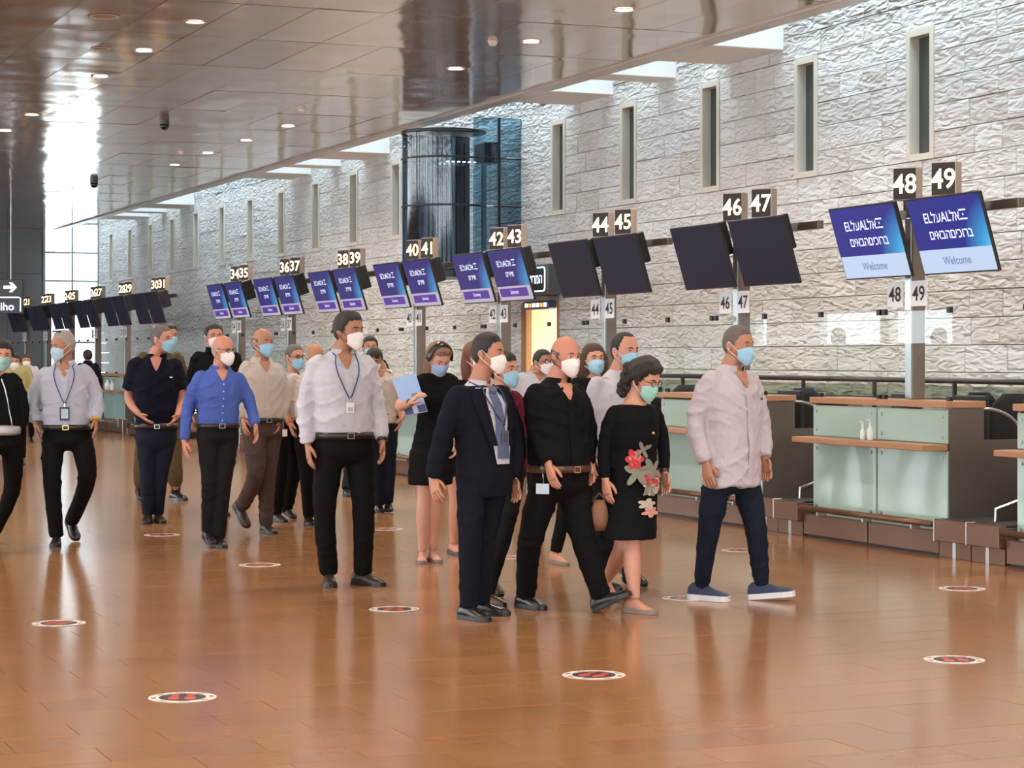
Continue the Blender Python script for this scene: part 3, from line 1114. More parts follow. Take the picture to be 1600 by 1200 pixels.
# ---- ceiling fittings
m_lens = mat('lamp_lens', (1, 1, 1), 0.3, emit=(1.0, 0.93, 0.84), estr=6.0)
dl0 = empty('downlight', (0, 0, 0))
R = []
for (r, z) in ((0.095, 0.0), (0.10, -0.008), (0.125, -0.010), (0.130, -0.002)):
    R.append([(r * math.cos(2 * math.pi * j / 28), r * math.sin(2 * math.pi * j / 28), z) for j in range(28)])
MB().rings(R, 0, False).build('trim_ring', mat('lamp_trim', (0.62, 0.58, 0.54), 0.3, 0.5), dl0, True)
MB().cyl((0, 0, -0.004), 0.096, 0.003, 28).build('lens', m_lens, dl0)
ld = bpy.data.lights.new('downlight_beam', 'AREA')
ld.shape = 'DISK'
ld.size = 0.19
ld.energy = LAMP_POWER
ld.color = LAMP_COLOR
ld.spread = math.radians(150)
lob = bpy.data.objects.new('downlight_beam', ld)
COL.objects.link(lob)
lob.parent = dl0
lob.location = (0, 0, -0.014)
spots = [(305, 34), (225, 79), (157, 119), (50, 179), (8, 204), (975, 15), (830, 65), (712, 107), (450, 197), (385, 219), (273, 257), (325, 239)]
pts = []
for (px, py) in spots:
    q = on_floor(px, py, HC)
    pts.append((q.x, q.y, 1))
for y in (-6, -1, 4, 9, 14, 19):  # unseen downlights, added to light the hall
    for x in (-12, -7.5, -3, 1.5, 6, 10.3):
        pts.append((x, y, 0))
first = True
for (x, y, vis) in pts:
    s = dl0 if first else copy_tree(dl0)
    first = False
    s.location = (x, y, HC - 0.002)
    tag(s, 'round lit downlight set in the metal ceiling', 'downlight', 'ceiling downlights')
vent0 = empty('ceiling_speaker', (0, 0, 0))
MB().rings(R, 0, False).build('rim', mat('lamp_trim'), vent0, True)
MB().cyl((0, 0, -0.004), 0.096, 0.003, 28).build('grille', mat('grille_brown', (0.30, 0.24, 0.20), 0.5, 0.3), vent0)
first = True
for (px, py, lb) in ((163, 25, 'larger round ceiling speaker beside the lit downlights'), (158, 75, 'smaller round ceiling speaker beside the lit downlights')):
    s = vent0 if first else copy_tree(vent0)
    first = False
    q = on_floor(px, py, HC)
    s.location = (q.x, q.y, HC - 0.002)
    s.scale = (1.35, 1.35, 1) if py < 50 else (0.95, 0.95, 1)
    tag(s, lb, 'speaker', 'ceiling speakers')
cam0 = empty('dome_camera', (0, 0, 0))
MB().cyl((0, 0, -0.06), 0.075, 0.06, 20).build('camera_mount', mat('camera_ring', (0.06, 0.055, 0.05), 0.4), cam0)
MB().tube([(0, 0, -0.06), (0, 0, -0.11), (0, 0, -0.14), (0, 0, -0.155)], [0.072, 0.07, 0.045, 0.01], 18).build('dome', mat('dome_black', (0.008, 0.008, 0.01), 0.08), cam0, True)
first = True
for (px, py, sc, lb) in ((257, 188, 1.0, 'black dome camera on the ceiling above the walking group'), (147, 281, 1.1, 'black dome camera on the ceiling beside the window reflection')):
    s = cam0 if first else copy_tree(cam0)
    first = False
    q = on_floor(px, py, HC)
    s.location = (q.x, q.y, HC - 0.001)
    s.scale = (sc, sc, sc)
    tag(s, lb, 'camera', 'ceiling cameras')
sm0 = empty('smoke_detector', (0, 0, 0))
MB().tube([(0, 0, 0), (0, 0, -0.02), (0, 0, -0.05), (0, 0, -0.06)], [0.055, 0.055, 0.04, 0.015], 16).build('detector_body', mat('detector_white', (0.70, 0.66, 0.60), 0.5), sm0, True)
MB().cyl((0, 0, -0.005), 0.062, 0.005, 16).build('detector_base', mat('detector_white'), sm0)
first = True
for (px, py, lb) in ((472, 171, 'small beige smoke detector in the middle of the ceiling panels'), (770, 64, 'small beige smoke detector near a lit downlight'), (283, 236, 'small beige smoke detector beyond the dome camera')):
    s = sm0 if first else copy_tree(sm0)
    first = False
    q = on_floor(px, py, HC)
    s.location = (q.x, q.y, HC)
    tag(s, lb, 'detector', 'smoke detectors')

# ================================================================== PEOPLE
SKIN = {'fair': (0.56, 0.27, 0.18), 'pink': (0.55, 0.24, 0.16), 'tan': (0.44, 0.20, 0.12), 'olive': (0.38, 0.18, 0.10), 'pale': (0.60, 0.32, 0.23)}
for kname, c in SKIN.items():
    mat('skin_' + kname, c, 0.5, noise=0.06, nscale=25)
m_eyew = mat('eye_white', (0.42, 0.36, 0.33), 0.4)
m_iris = mat('eye_iris', (0.02, 0.013, 0.01), 0.2)


def cloth(name, col, rough=0.85, noise=0.05, bump=0.35, bs=26, sheen=0.0):
    return mat('cloth_' + name, col, rough, noise=noise, nscale=14, bump=bump, bscale=bs, spec=0.12, sheen=sheen)


# ---- base head: y forward, x person's right, z up, about 0.23 m tall
NA, NE = 56, 44


def head_base():
    V = np.zeros((NE, NA, 3))
    for i in range(NE):
        el = -math.pi / 2 + math.pi * (i + 0.5) / NE
        for j in range(NA):
            az = 2 * math.pi * j / NA
            cx, cy, cz = math.cos(el) * math.sin(az), math.cos(el) * math.cos(az), math.sin(el)
            # squarer profile
            k = (abs(cx) ** 2.3 + abs(cy) ** 2.3 + abs(cz) ** 2.3) ** (-1 / 2.3)
            x, y, z = 0.0745 * cx * k, 0.095 * cy * k, 0.117 * cz * k
            t = max(0.0, -z / 0.117)
            x *= 1 - 0.30 * t ** 1.6
            if y > 0:
                y *= 1 - 0.05 * t * t
                y *= 1 - 0.10 * max(0, z / 0.117) ** 2
            else:
                y *= 1 - 0.48 * t
            if z > 0:
                x *= 1 + 0.04 * math.sin(math.pi * min(1, z / 0.1))
            V[i, j] = (x, y, z)
    x, y, z = V[..., 0], V[..., 1], V[..., 2]
    fr = (y > 0).astype(float)

    def g(cx, cz, sx, sz, amp):
        V[..., 1] += fr * amp * np.exp(-((x - cx) / sx) ** 2 - ((z - cz) / sz) ** 2)
    g(0, -0.022, 0.012, 0.016, 0.017)
    g(0, -0.033, 0.015, 0.010, 0.012)
    g(0, 0.0, 0.010, 0.018, 0.008)
    g(0, 0.024, 0.045, 0.009, 0.005)
    for s in (-1, 1):
        g(0.030 * s, 0.004, 0.015, 0.012, -0.010)
        g(0.042 * s, -0.024, 0.018, 0.018, 0.004)
    g(0, -0.067, 0.022, 0.010, 0.006)
    g(0, -0.102, 0.022, 0.014, 0.008)
    return V


HEAD = head_base()


def head_geo(mb, M, hair_mi=None):
    V = HEAD.reshape(-1, 3)
    vs = [M @ Vector(v) for v in V]
    fs = []
    for i in range(NE - 1):
        for j in range(NA):
            k = (j + 1) % NA
            fs.append((i * NA + j, (i + 1) * NA + j, (i + 1) * NA + k, i * NA + k))
    fs.append(tuple(range(NA)))
    fs.append(tuple(reversed(range((NE - 1) * NA, NE * NA))))
    mb.add(vs, fs, 0)
    R3 = M.to_3x3()
    for s in (-1, 1):
        mb.ball(M @ Vector((0.030 * s, 0.0750, 0.004)), 0.0118 * R3.col[0].length, 10, 8, 1)
        mb.ball(M @ Vector((0.030 * s, 0.0832, 0.004)), 0.0060 * R3.col[0].length, 8, 6, 2)
        # ear
        E_ = R3 @ Matrix.Rotation(0.35 * s, 3, 'Z')
        mb.ball(M @ Vector((0.0765 * s, -0.008, -0.008)), (0.008, 0.019, 0.032), 10, 8, 0, E_)
        mb.ball(M @ Vector((0.0800 * s, -0.014, -0.004)), (0.007, 0.016, 0.027), 10, 8, 0, E_)


def rnoise(p, f, seed):
    return (math.sin(p[0] * f + seed) + math.sin(p[1] * f * 1.13 + seed * 2.1) + math.sin(p[2] * f * 0.91 + seed * 1.7)
            + 0.7 * math.sin((p[0] + p[2]) * f * 2.1 + seed) + 0.7 * math.sin((p[1] - p[2]) * f * 1.9 + seed)) / 4.4


def hair_shell(style, M, seed, thick=0.014):
    """scalp shell: style gives the region and thickness"""
    def region(x, y, z):
        az = abs(math.atan2(x, y))             # 0 front .. pi back
        if style in ('short', 'long', 'curly', 'cap'):
            front = 0.076 if style == 'short' else 0.066
            if az < 0.75:
                line = front - 0.012 * az
            elif az < 1.25:
                line = front - 0.009 - (az - 0.75) / 0.5 * 0.055
            elif az < 1.62:
                line = -0.012 if style == 'short' else -0.03
            else:
                line = -0.012 - (az - 1.62) / 0.7 * 0.052 if az < 2.32 else -0.064
            return z - line
        if style == 'bald_sides':              # ring of hair, bare crown and forehead
            if az < 1.15:
                return -1
            lo = -0.015 if az < 1.65 else -0.06
            hi = 0.022 + 0.028 * max(0, (az - 1.15)) / 2
            return min(z - lo, hi - z, (az - 1.15) * 0.08)
        if style == 'receding':
            if az < 0.95:
                line = 0.098 - 0.0 * az
            elif az < 1.3:
                line = 0.098 - (az - 0.95) / 0.35 * 0.085
            elif az < 1.62:
                line = -0.012
            else:
                line = -0.012 - min(1, (az - 1.62) / 0.7) * 0.052
            return z - line
        return -1
    mb = MB()
    idx, vs, fs = {}, [], []
    D = np.zeros((NE, NA))
    for i in range(NE):
        for j in range(NA):
            D[i, j] = region(*HEAD[i, j])

    def vert(i, j):
        j %= NA
        if (i, j) not in idx:
            p = Vector(HEAD[i, j])
            n = Vector((p.x / 0.0745 ** 2, p.y / 0.095 ** 2, p.z / 0.117 ** 2)).normalized()
            d = max(0.0, min(1.0, D[i, j] / 0.03))
            q = rnoise(p, 90 if style != 'curly' else 55, seed)
            th = thick * (0.16 + 0.84 * d ** 0.8) * (1 + (0.16 if style != 'curly' else 0.5) * q)
            if style in ('short',) and p.z > 0.05:
                th *= 1.1
            idx[(i, j)] = len(vs)
            vs.append(M @ (p + n * (th - (0.002 if d == 0 else 0))))
        return idx[(i, j)]
    for i in range(NE - 1):
        for j in range(NA):
            q = [(i, j), (i + 1, j), (i + 1, (j + 1) % NA), (i, (j + 1) % NA)]
            if sum(D[a, b] > 0 for a, b in q) >= 2 and max(D[a, b] for a, b in q) > 0 and min(D[a, b] for a, b in q) > -0.02:
                fs.append(tuple(vert(a, b) for a, b in q))
    if D[NE - 1].min() > 0:
        fs.append(tuple(vert(NE - 1, j) for j in reversed(range(NA))))
    mb.add(vs, fs)
    return mb


def mask_geo(M, kind):
    """mask over nose, mouth and chin plus its ear loops"""
    nu, nv = 17, 13
    R = []
    for b in range(nv):
        v = b / (nv - 1)
        row = []
        for a in range(nu):
            u = -1 + 2 * a / (nu - 1)
            az = u * 1.12
            zt, zb = -0.004 - 0.024 * abs(u) ** 1.6, -0.125 + 0.048 * abs(u) ** 1.7
            z = zt + (zb - zt) * v
            t = max(0, -z / 0.117)
            rx = 0.0795 * (1 - 0.27 * t ** 1.6)
            bulge = math.sin(math.pi * min(1, v * 1.02)) ** 0.7
            nose = math.exp(-(u / 0.28) ** 2)
            if kind == 'kn95':
                ry = 0.099 + 0.026 * bulge * (1 - abs(u)) + 0.014 * nose * math.exp(-((v - 0.3) / 0.22) ** 2)
            else:
                ry = 0.098 + 0.013 * bulge * (1 - 0.5 * abs(u)) + 0.014 * nose * math.exp(-((v - 0.26) / 0.25) ** 2)
                ry += 0.0022 * math.sin(v * 22)
            if v > 0.86:
                ry -= (v - 0.86) * 0.13
            row.append(M @ Vector((rx * math.sin(az), ry * math.cos(az) ** 0.9 if math.cos(az) > 0 else 0, z)))
        R.append(row)
    mb = MB().rings(R, 0, False, False)
    loops = []
    for s in (-1, 1):
        for b in (1, nv - 2):
            p0 = R[b][0 if s < 0 else nu - 1]
            zz = 0.018 if b == 1 else -0.034
            p1 = M @ Vector((0.086 * s, -0.004, zz))
            p2 = M @ Vector((0.083 * s, -0.030, -0.006))
            mid = (p0 + p1) * 0.5 + (M.to_3x3() @ Vector((0.004 * s, 0, 0)))
            loops.append(MB().tube([p0, mid, p1, p2], 0.0022, 5))
    return mb, loops


def smooth_path(P, sub=5):
    out = []
    n = len(P)
    for i in range(n - 1):
        p0, p1, p2, p3 = P[max(i - 1, 0)], P[i], P[i + 1], P[min(i + 2, n - 1)]
        for k in range(sub):
            t = k / sub
            out.append(0.5 * ((2 * p1) + (p2 - p0) * t + (2 * p0 - 5 * p1 + 4 * p2 - p3) * t * t + (3 * p1 - p0 - 3 * p2 + p3) * t ** 3))
    out.append(P[-1].copy())
    return out


def limb(mb, J, radii, fr, n=14, sub=5):
    """smooth tapered limb: joints J, radii list of (fraction 0..len-1, r)"""
    P = smooth_path(J, sub)
    R = []
    for i in range(len(P)):
        f = i / sub
        for (a, ra), (b, rb) in zip(radii, radii[1:]):
            if a <= f <= b + 1e-6:
                w = (f - a) / (b - a)
                w = w * w * (3 - 2 * w)
                R.append(ra + (rb - ra) * w)
                break
    mb.tube(P, R, n, 0, True, fr)


def hand_geo(mb, wrist, tip, fwd, inward, s=1.0, curl=0.55, mi=0):
    d = (tip - wrist).normalized()
    t = (fwd - d * fwd.dot(d)).normalized()
    n = d.cross(t)
    if n.dot(inward) < 0:
        n = -n
    R = []
    for (q, w, h) in ((-0.03, 0.027, 0.021), (0.0, 0.028, 0.020), (0.025, 0.035, 0.018), (0.06, 0.041, 0.0155), (0.088, 0.040, 0.013), (0.100, 0.034, 0.009)):
        c = wrist + d * (q * s)
        R.append([c + t * (w * s * math.cos(2 * math.pi * j / 14)) + n * (h * s * math.sin(2 * math.pi * j / 14)) for j in range(14)])
    mb.rings(R, mi)
    for (off, L, a) in ((0.030, 0.072, 0.0), (0.010, 0.082, 0.06), (-0.010, 0.076, 0.12), (-0.028, 0.060, 0.2)):
        p = wrist + d * (0.085 * s) + t * (off * s)
        dirv = d + t * off * 2
        path, rad = [p], [0.0098 * s]
        ang = curl * (0.5 + a)
        for seg, (fr_, rr) in enumerate(((0.45, 0.0092), (0.30, 0.0084), (0.25, 0.0062))):
            ang_v = ang * (seg + 0.6)
            p = p + (dirv * math.cos(ang_v) + n * math.sin(ang_v)).normalized() * (L * fr_ * s)
            path.append(p)
            rad.append(rr * s)
        mb.tube(path, rad, 8, mi)
    p = wrist + d * (0.022 * s) + t * (0.026 * s) + n * (0.004 * s)
    path = [p]
    for (v, L) in ((d * 0.75 + t * 0.55 + n * 0.3, 0.038), (d * 0.95 + t * 0.15 + n * 0.35, 0.030), (d * 1.0 - t * 0.05 + n * 0.4, 0.022)):
        p = p + v.normalized() * (L * s)
        path.append(p)
    mb.tube(path, [0.0135 * s, 0.0108 * s, 0.0098 * s, 0.0066 * s], 8, mi)


PEND = []          # (object, voxel size, wrinkle amplitude, extra builder) waiting for one remesh pass


def cloth_part(name, mb, material, parent, voxel, wr=0.004, seed=0.0, extra=None, smooth_it=3, wf=1.0):
    me = mb.mesh(name, material, True)
    o = bpy.data.objects.new(name, me)
    COL.objects.link(o)
    o.parent = parent
    r = o.modifiers.new('remesh', 'REMESH')
    r.mode = 'VOXEL'
    r.voxel_size = voxel
    r.use_smooth_shade = True
    sm = o.modifiers.new('smooth', 'SMOOTH')
    sm.factor = 0.5
    sm.iterations = smooth_it
    PEND.append((o, wr, seed, extra, wf))
    return o


def flush_cloth():
    bpy.context.view_layer.update()
    dg = bpy.context.evaluated_depsgraph_get()
    for (o, wr, seed, extra, wf) in PEND:
        me = bpy.data.meshes.new_from_object(o.evaluated_get(dg))
        o.modifiers.clear()
        old = o.data
        nm = old.name
        mats = [m for m in old.materials]
        n = len(me.vertices)
        co = np.zeros(n * 3)
        me.vertices.foreach_get('co', co)
        no = np.zeros(n * 3)
        me.vertices.foreach_get('normal', no)
        co, no = co.reshape(-1, 3), no.reshape(-1, 3)
        if wr:
            x, y, z = co[:, 0] * wf, co[:, 1] * wf, co[:, 2] * wf
            h = x * 0.8 + y * 0.6
            d = np.sin(z * 34 + 5 * np.sin(h * 11 + seed) + seed * 3) * np.sin(h * 17 + z * 9 + seed)
            d += 0.7 * np.sin((h * 1.2 + z) * 46 + 3 * np.sin(z * 15 + seed * 2)) * np.sin(z * 13 - h * 7 + seed * 5)
            d += 0.5 * np.sin((h * -1.0 + z * 1.1) * 61 + 2.5 * np.sin(h * 21 + seed * 4))
            sd = seed * 1.7

            def ridge(u):
                return (1 - np.abs(np.sin(u))) ** 3

            def msk(a, b, c):
                return np.clip(0.5 + 1.2 * np.sin(h * a + sd) * np.sin(z * b + c + sd * 2), 0, 1)
            c1 = ridge(z * 26 + h * 14 + 1.6 * np.sin(h * 13 + sd) + 0.8 * np.sin(z * 19 + sd)) * msk(9, 11, 0.5)
            c2 = ridge(z * 24 - h * 18 + 1.5 * np.sin(h * 11 - z * 6 + sd * 3)) * msk(12, 8, 2.1)
            c3 = ridge(z * 9 + h * 30 + 1.8 * np.sin(z * 14 + sd)) * msk(7, 10, 4.0) * 0.6
            co = co + no * (wr * (0.10 * d + 2.0 * (c1 + c2 + c3) - 0.5))[:, None]
        V = [tuple(v) for v in co]
        Fs = [tuple(p.vertices) for p in me.polygons]
        nb_ = MB()
        nb_.v, nb_.f, nb_.m, nb_.r = V, Fs, [0] * len(Fs), [0.0] * len(Fs)
        nf = len(Fs)
        if extra is not None:
            nb_.add(extra.v, extra.f, 0)
            for q in range(len(extra.m)):
                nb_.m[nf + q] = extra.m[q]
        new = nb_.mesh(nm, mats, True)
        o.data = new
        bpy.data.meshes.remove(old)
        bpy.data.meshes.remove(me)
    PEND.clear()


DEFAULT_RINGS = [(-0.20, 0.150, 0.112), (-0.06, 0.163, 0.122), (0.06, 0.158, 0.118), (0.2, 0.150, 0.112), (0.38, 0.156, 0.115), (0.58, 0.172, 0.124), (0.74, 0.178, 0.118),
                 (0.84, 0.156, 0.100), (0.91, 0.116, 0.082), (0.97, 0.078, 0.068), (1.05, 0.060, 0.062)]


class Person:
    def __init__(s, px, z0, h, psi, label, group='people walking through the hall', J=None, feet=None, dz=None, head=None, stride=0.18,
                 skin='fair', w=1.0, belly=0.0, voxel=0.012, seed=None):
        s.h, s.k, s.w, s.belly, s.vox = h, h / 1.75, w, belly, voxel
        s.seed = seed if seed is not None else px * 0.137
        psi = math.radians(psi)
        s.psi = psi
        # view-space right / depth -> world
        c = W(px, HY, z0)
        base = Vector((c.x, c.y, 0))
        lat, dep = Vector((CS, -SN, 0)), Vector((SN, CS, 0))
        s.fwd = (lat * math.sin(psi) - dep * math.cos(psi)).normalized()
        s.right = (-lat * math.cos(psi) - dep * math.sin(psi)).normalized()
        up = Vector((0, 0, 1))
        s.up = up
        k = s.k

        def L(r, f, u):
            return base + s.right * (r * k) + s.fwd * (f * k) + up * (u * k)
        q = {'pa': L(0.088, 0, 0.93), 'pb': L(-0.088, 0, 0.93), 'ka': L(0.09, 0.07 + stride * 0.6, 0.51), 'kb': L(-0.09, 0.06 - stride * 0.2, 0.50),
             'aa': L(0.09, stride, 0.09), 'ab': L(-0.09, -stride, 0.12), 'sa': L(0.175, 0, 1.42), 'sb': L(-0.175, 0, 1.42),
             'ea': L(0.235, -0.06, 1.13), 'eb': L(-0.235, 0.0, 1.13), 'wa': L(0.235, 0.0, 0.90), 'wb': L(-0.235, 0.10, 0.91),
             'ha': L(0.23, 0.04, 0.74), 'hb': L(-0.23, 0.15, 0.75), 'hd': L(0, 0.035, 1.63)}
        depth = lambda p: p.x * SN + p.y * CS
        dz = dz or {}
        s.feet = {'a': 0.0, 'b': 0.0}
        s.fyaw = {'a': 0.0, 'b': 0.0}
        for f, spec in (feet or {}).items():
            s.feet[f] = math.radians(spec[0])
            s.fyaw[f] = -math.radians(spec[1]) if len(spec) > 1 else 0.0
        for n_, p in (J or {}).items():
            if n_ in ('aa', 'ab') and n_ not in dz:
                z = zfloor(p[1], 0.085 * k)
            else:
                z = depth(q[n_]) + dz.get(n_, 0.0)
            q[n_] = W(p[0], p[1], z)
        # knees not given: between hip and ankle, pushed forward
        for f in 'ab':
            if J and 'k' + f not in J:
                q['k' + f] = (q['p' + f] + q['a' + f]) * 0.5 + s.fwd * (0.05 * k)
            else:
                m_ = (q['p' + f] + q['a' + f]) * 0.5 + s.fwd * (0.06 * k)
                if J and 'k' + f in J and 'k' + f not in dz:
                    q['k' + f] = W(J['k' + f][0], J['k' + f][1], depth(m_))
            if not (J and 'h' + f in J):
                v = (q['w' + f] - q['e' + f]).normalized() + s.fwd * 0.2
                q['h' + f] = q['w' + f] + v.normalized() * (0.17 * k)
        s.q = q
        s.pel = (q['pa'] + q['pb']) * 0.5
        sh = (q['sa'] + q['sb']) * 0.5
        s.tor_up = (sh - s.pel).normalized()
        for f in 'ab':
            q['s' + f] = q['s' + f] - s.tor_up * (0.022 * k)
        s.neck = sh + s.tor_up * (0.085 * k)
        s.len = (s.neck - s.pel).length
        s.rings = DEFAULT_RINGS
        s.e = empty('person', (base.x, base.y, 0))
        tag(s.e, label, 'person', group)
        s.base = base
        s.off = -Vector((base.x, base.y, 0))
        # head frame
        hd = dict(yaw=0, pitch=0, roll=0, s=1.0)
        hd.update(head or {})
        ps = psi + math.radians(hd['yaw'])
        hf = (lat * math.sin(ps) - dep * math.cos(ps)).normalized()
        hr = (-lat * math.cos(ps) - dep * math.sin(ps)).normalized()
        B = Matrix((hr, hf, up)).transposed()
        B = B @ Matrix.Rotation(math.radians(hd['pitch']), 3, 'X') @ Matrix.Rotation(math.radians(hd['roll']), 3, 'Y')
        hs = 0.99 * (0.35 + 0.65 * k) * hd['s']
        s.HM = Matrix.Translation(q['hd']) @ (B * hs).to_4x4()
        s.hs = hs
        s.skin = MATS['skin_' + skin]
        s.parts = []

    # -- torso surface
    def ring_at(s, t):
        R = s.rings
        if t <= R[0][0]:
            return R[0][1], R[0][2]
        for (a, wa, da), (b, wb, db) in zip(R, R[1:]):
            if a <= t <= b:
                f = (t - a) / (b - a)
                f = f * f * (3 - 2 * f)
                return wa + (wb - wa) * f, da + (db - da) * f
        return R[-1][1], R[-1][2]

    def tp(s, t, az, off=0.0, grow=1.0):
        """torso point: t 0 hips..1 neck, az 0 front, + towards the person's left"""
        hw, hd_ = s.ring_at(t)
        k = s.k
        bel = s.belly * math.exp(-((t - 0.25) / 0.22) ** 2)
        hw = hw * k * s.w * grow + off + bel * 0.4
        hf = hd_ * k * s.w * grow + off
        c = s.pel + s.tor_up * (s.len * t) if t > 0 else s.pel + Vector((0, 0, 1)) * (s.len * t)
        ca, sa = math.cos(az), math.sin(az)
        e = 2 / 2.35
        cx = math.copysign(abs(ca) ** e, ca)
        sx = math.copysign(abs(sa) ** e, sa)
        f = hf + (bel if ca > 0 else 0)
        return c + s.fwd * (f * cx) - s.right * (hw * sx)

    def pelvis_taper(s, t):
        return 1.0 if t > 0.0 else max(0.5, 1 - (t / 0.16) ** 2 * 0.5)

    def torso(s, mb, t0, t1, grow=1.0, n=24, step=0.05, flare=None):
        R = []
        m_ = max(2, int((t1 - t0) / step) + 1)
        for i in range(m_ + 1):
            t = t0 + (t1 - t0) * i / m_
            g = grow * (flare(t) if flare else 1.0)
            R.append([s.tp(t, 2 * math.pi * j / n, 0, g) for j in range(n)])
        mb.rings(R)

    def local(s, mb):
        mb.v = [(v[0] + s.off.x, v[1] + s.off.y, v[2]) for v in mb.v]
        return mb

    def part(s, name, mb, m, parent=None, smooth=True):
        o = s.local(mb).build(name, m, parent or s.e, smooth)
        return o

    # -- body
    def body(s, bare_arms=False, bare_legs=False, hands='ab', curl=None):
        q, k = s.q, s.k
        mb = MB()
        s.torso(mb, -0.04, 0.98, 0.80)
        # neck into the head
        nb_ = s.HM @ Vector((0, -0.012, -0.055))
        mb.tube([s.neck - s.tor_up * 0.10 * k + s.fwd * 0.012 * k, s.neck - s.tor_up * 0.04 * k + s.fwd * 0.012 * k, s.neck + s.fwd * 0.006 * k, nb_, s.HM @ Vector((0, -0.005, -0.02))], [0.075 * k, 0.075 * k, 0.062 * k, 0.056 * k, 0.052 * k], 16)
        ar = 1.0 if bare_arms else 0.8
        for f in 'ab':
            inn = (s.neck - q['s' + f]).normalized()
            limb(mb, [q['s' + f] + inn * 0.05 * k, q['e' + f], q['w' + f]], [(0, 0.044 * k * ar), (0.5, 0.047 * k * ar), (1, 0.040 * k * ar), (1.3, 0.042 * k * ar), (2.0, 0.0275 * k)], s.fwd)
            lr = 1.0 if bare_legs else 0.8
            limb(mb, [q['p' + f], q['k' + f], q['a' + f]], [(0, 0.085 * k * lr), (0.5, 0.074 * k * lr), (1, 0.054 * k * lr), (1.35, 0.057 * k * lr), (1.8, 0.037 * k), (2.0, 0.034 * k)], s.fwd)
        ex = MB()
        head_geo(ex, s.HM)
        for f in hands:
            mid = (q['pa'] + q['pb']) * 0.5
            inw = (mid - q['w' + f])
            inw.z = 0
            hand_geo(ex, q['w' + f], q['h' + f], s.fwd, inw, k * 0.98, 0.5 if curl is None else curl)
        s.local(mb)
        s.local(ex)
        o = cloth_part('body', mb, [s.skin, m_eyew, m_iris], s.e, s.vox, 0, 0, ex, 2)
        return o

    # -- clothes
    def top(s, m, name='shirt', tucked=True, sleeve='long', grow=1.06, t0=None, t1=0.94, wr=0.005, loose=1.0, collar=True, placket=True, colm=None):
        q, k = s.q, s.k
        mb = MB()
        t0 = (0.12 if tucked else -0.24) if t0 is None else t0
        if tucked:
            fl = lambda t: 1.0 + 0.055 * math.exp(-((t - 0.26) / 0.11) ** 2) - (0.03 if t < 0.15 else 0)
        else:
            fl = lambda t: 1.0 + 0.05 * max(0, 0.3 - t)
        s.torso(mb, t0, t1, grow, 28, 0.04, fl)
        for f in 'ab':
            inn = (s.neck - q['s' + f]).normalized()
            a, b, c = q['s' + f], q['e' + f], q['w' + f]
            lw = loose * k * s.w ** 0.5
            if sleeve == 'long':
                end = b + (c - b) * 0.97
                limb(mb, [a + inn * 0.06 * k, a, b, end], [(0, 0.040 * lw), (1, 0.055 * lw), (1.5, 0.056 * lw), (2, 0.051 * lw), (2.55, 0.047 * lw), (2.85, 0.045 * lw), (3, 0.040 * lw)], s.fwd)
            elif sleeve == 'short':
                end = a + (b - a) * 0.80
                limb(mb, [a + inn * 0.06 * k, a, a + (end - a) * 0.5, end], [(0, 0.046 * lw), (1, 0.062 * lw), (2, 0.066 * lw), (3, 0.066 * lw)], s.fwd)
            elif sleeve == 'cap':
                end = a + (b - a) * 0.3
                limb(mb, [a + inn * 0.06 * k, a, end], [(0, 0.044 * lw), (1, 0.058 * lw), (2, 0.060 * lw)], s.fwd)
        s.local(mb)
        o = cloth_part(name, mb, m, s.e, s.vox, wr * k, s.seed)
        if collar:
            s.collar(colm or m, o)
            s.strip('neck_opening', s.skin, 0.80, 0.955, 0.0, 0.003, grow, 0.009, o, 0.0, 0.040)
        if placket:
            s.strip('placket', m, t0 + 0.02, 0.80, 0.0, 0.016, grow, 0.008, o)
        s.shirt_grow = grow
        return o

    def strip(s, name, m, t0, t1, az, hw, grow, off, parent=None, az1=None, hw1=None, n=16, flare=None):
        """narrow band following the front of the torso"""
        az1 = az if az1 is None else az1
        hw1 = hw if hw1 is None else hw1
        A, B, C_, D_ = [], [], [], []
        for i in range(n + 1):
            f = i / n
            t = t0 + (t1 - t0) * f
            a = az + (az1 - az) * f
            hh = hw + (hw1 - hw) * f
            w_, d_ = s.ring_at(t)
            da = hh / (w_ * s.k * 1.0)
            g = grow * (1.0 + 0.05 * math.exp(-((t - 0.26) / 0.11) ** 2))
            A.append(s.tp(t, a - da, off * 0.4, g))
            B.append(s.tp(t, a, off, g))
            C_.append(s.tp(t, a + da, off * 0.4, g))
        mb = MB()
        R = [[A[i], B[i], C_[i]] for i in range(n + 1)]
        mb.rings(R, 0, False, False)
        R2 = [[A[i] - s.fwd * 0.02, C_[i] - s.fwd * 0.02] for i in range(n + 1)]
        mb.rings(R2, 0, False, False)
        return s.part(name, mb, m, parent, True)

    def collar(s, m, parent, r=0.074, open_=0.75):
        k = s.k
        c0 = s.neck - s.tor_up * 0.030 * k
        ax = (s.HM @ Vector((0, -0.01, -0.05)) - s.neck).normalized()
        mb = MB()
        n = 22
        R = [[], [], [], []]
        for i in range(n + 1):
            a = open_ * 0.55 + (2 * math.pi - open_ * 1.1) * i / n
            fr = math.cos(a)
            dirv = s.fwd * math.cos(a) - s.right * math.sin(a)
            drop = -0.012 * max(0, fr)
            for row, (rr, hh) in enumerate(((r * 0.96, 0.0), (r * 0.90, 0.042), (r * 1.02, 0.045), (r * 1.42, -0.012 - 0.058 * max(0, fr) ** 3))):
                R[row].append(c0 + dirv * (rr * k) + ax * ((hh + drop) * k))
        mb.rings(R, 0, False, False)
        return s.part('collar', mb, m, parent)

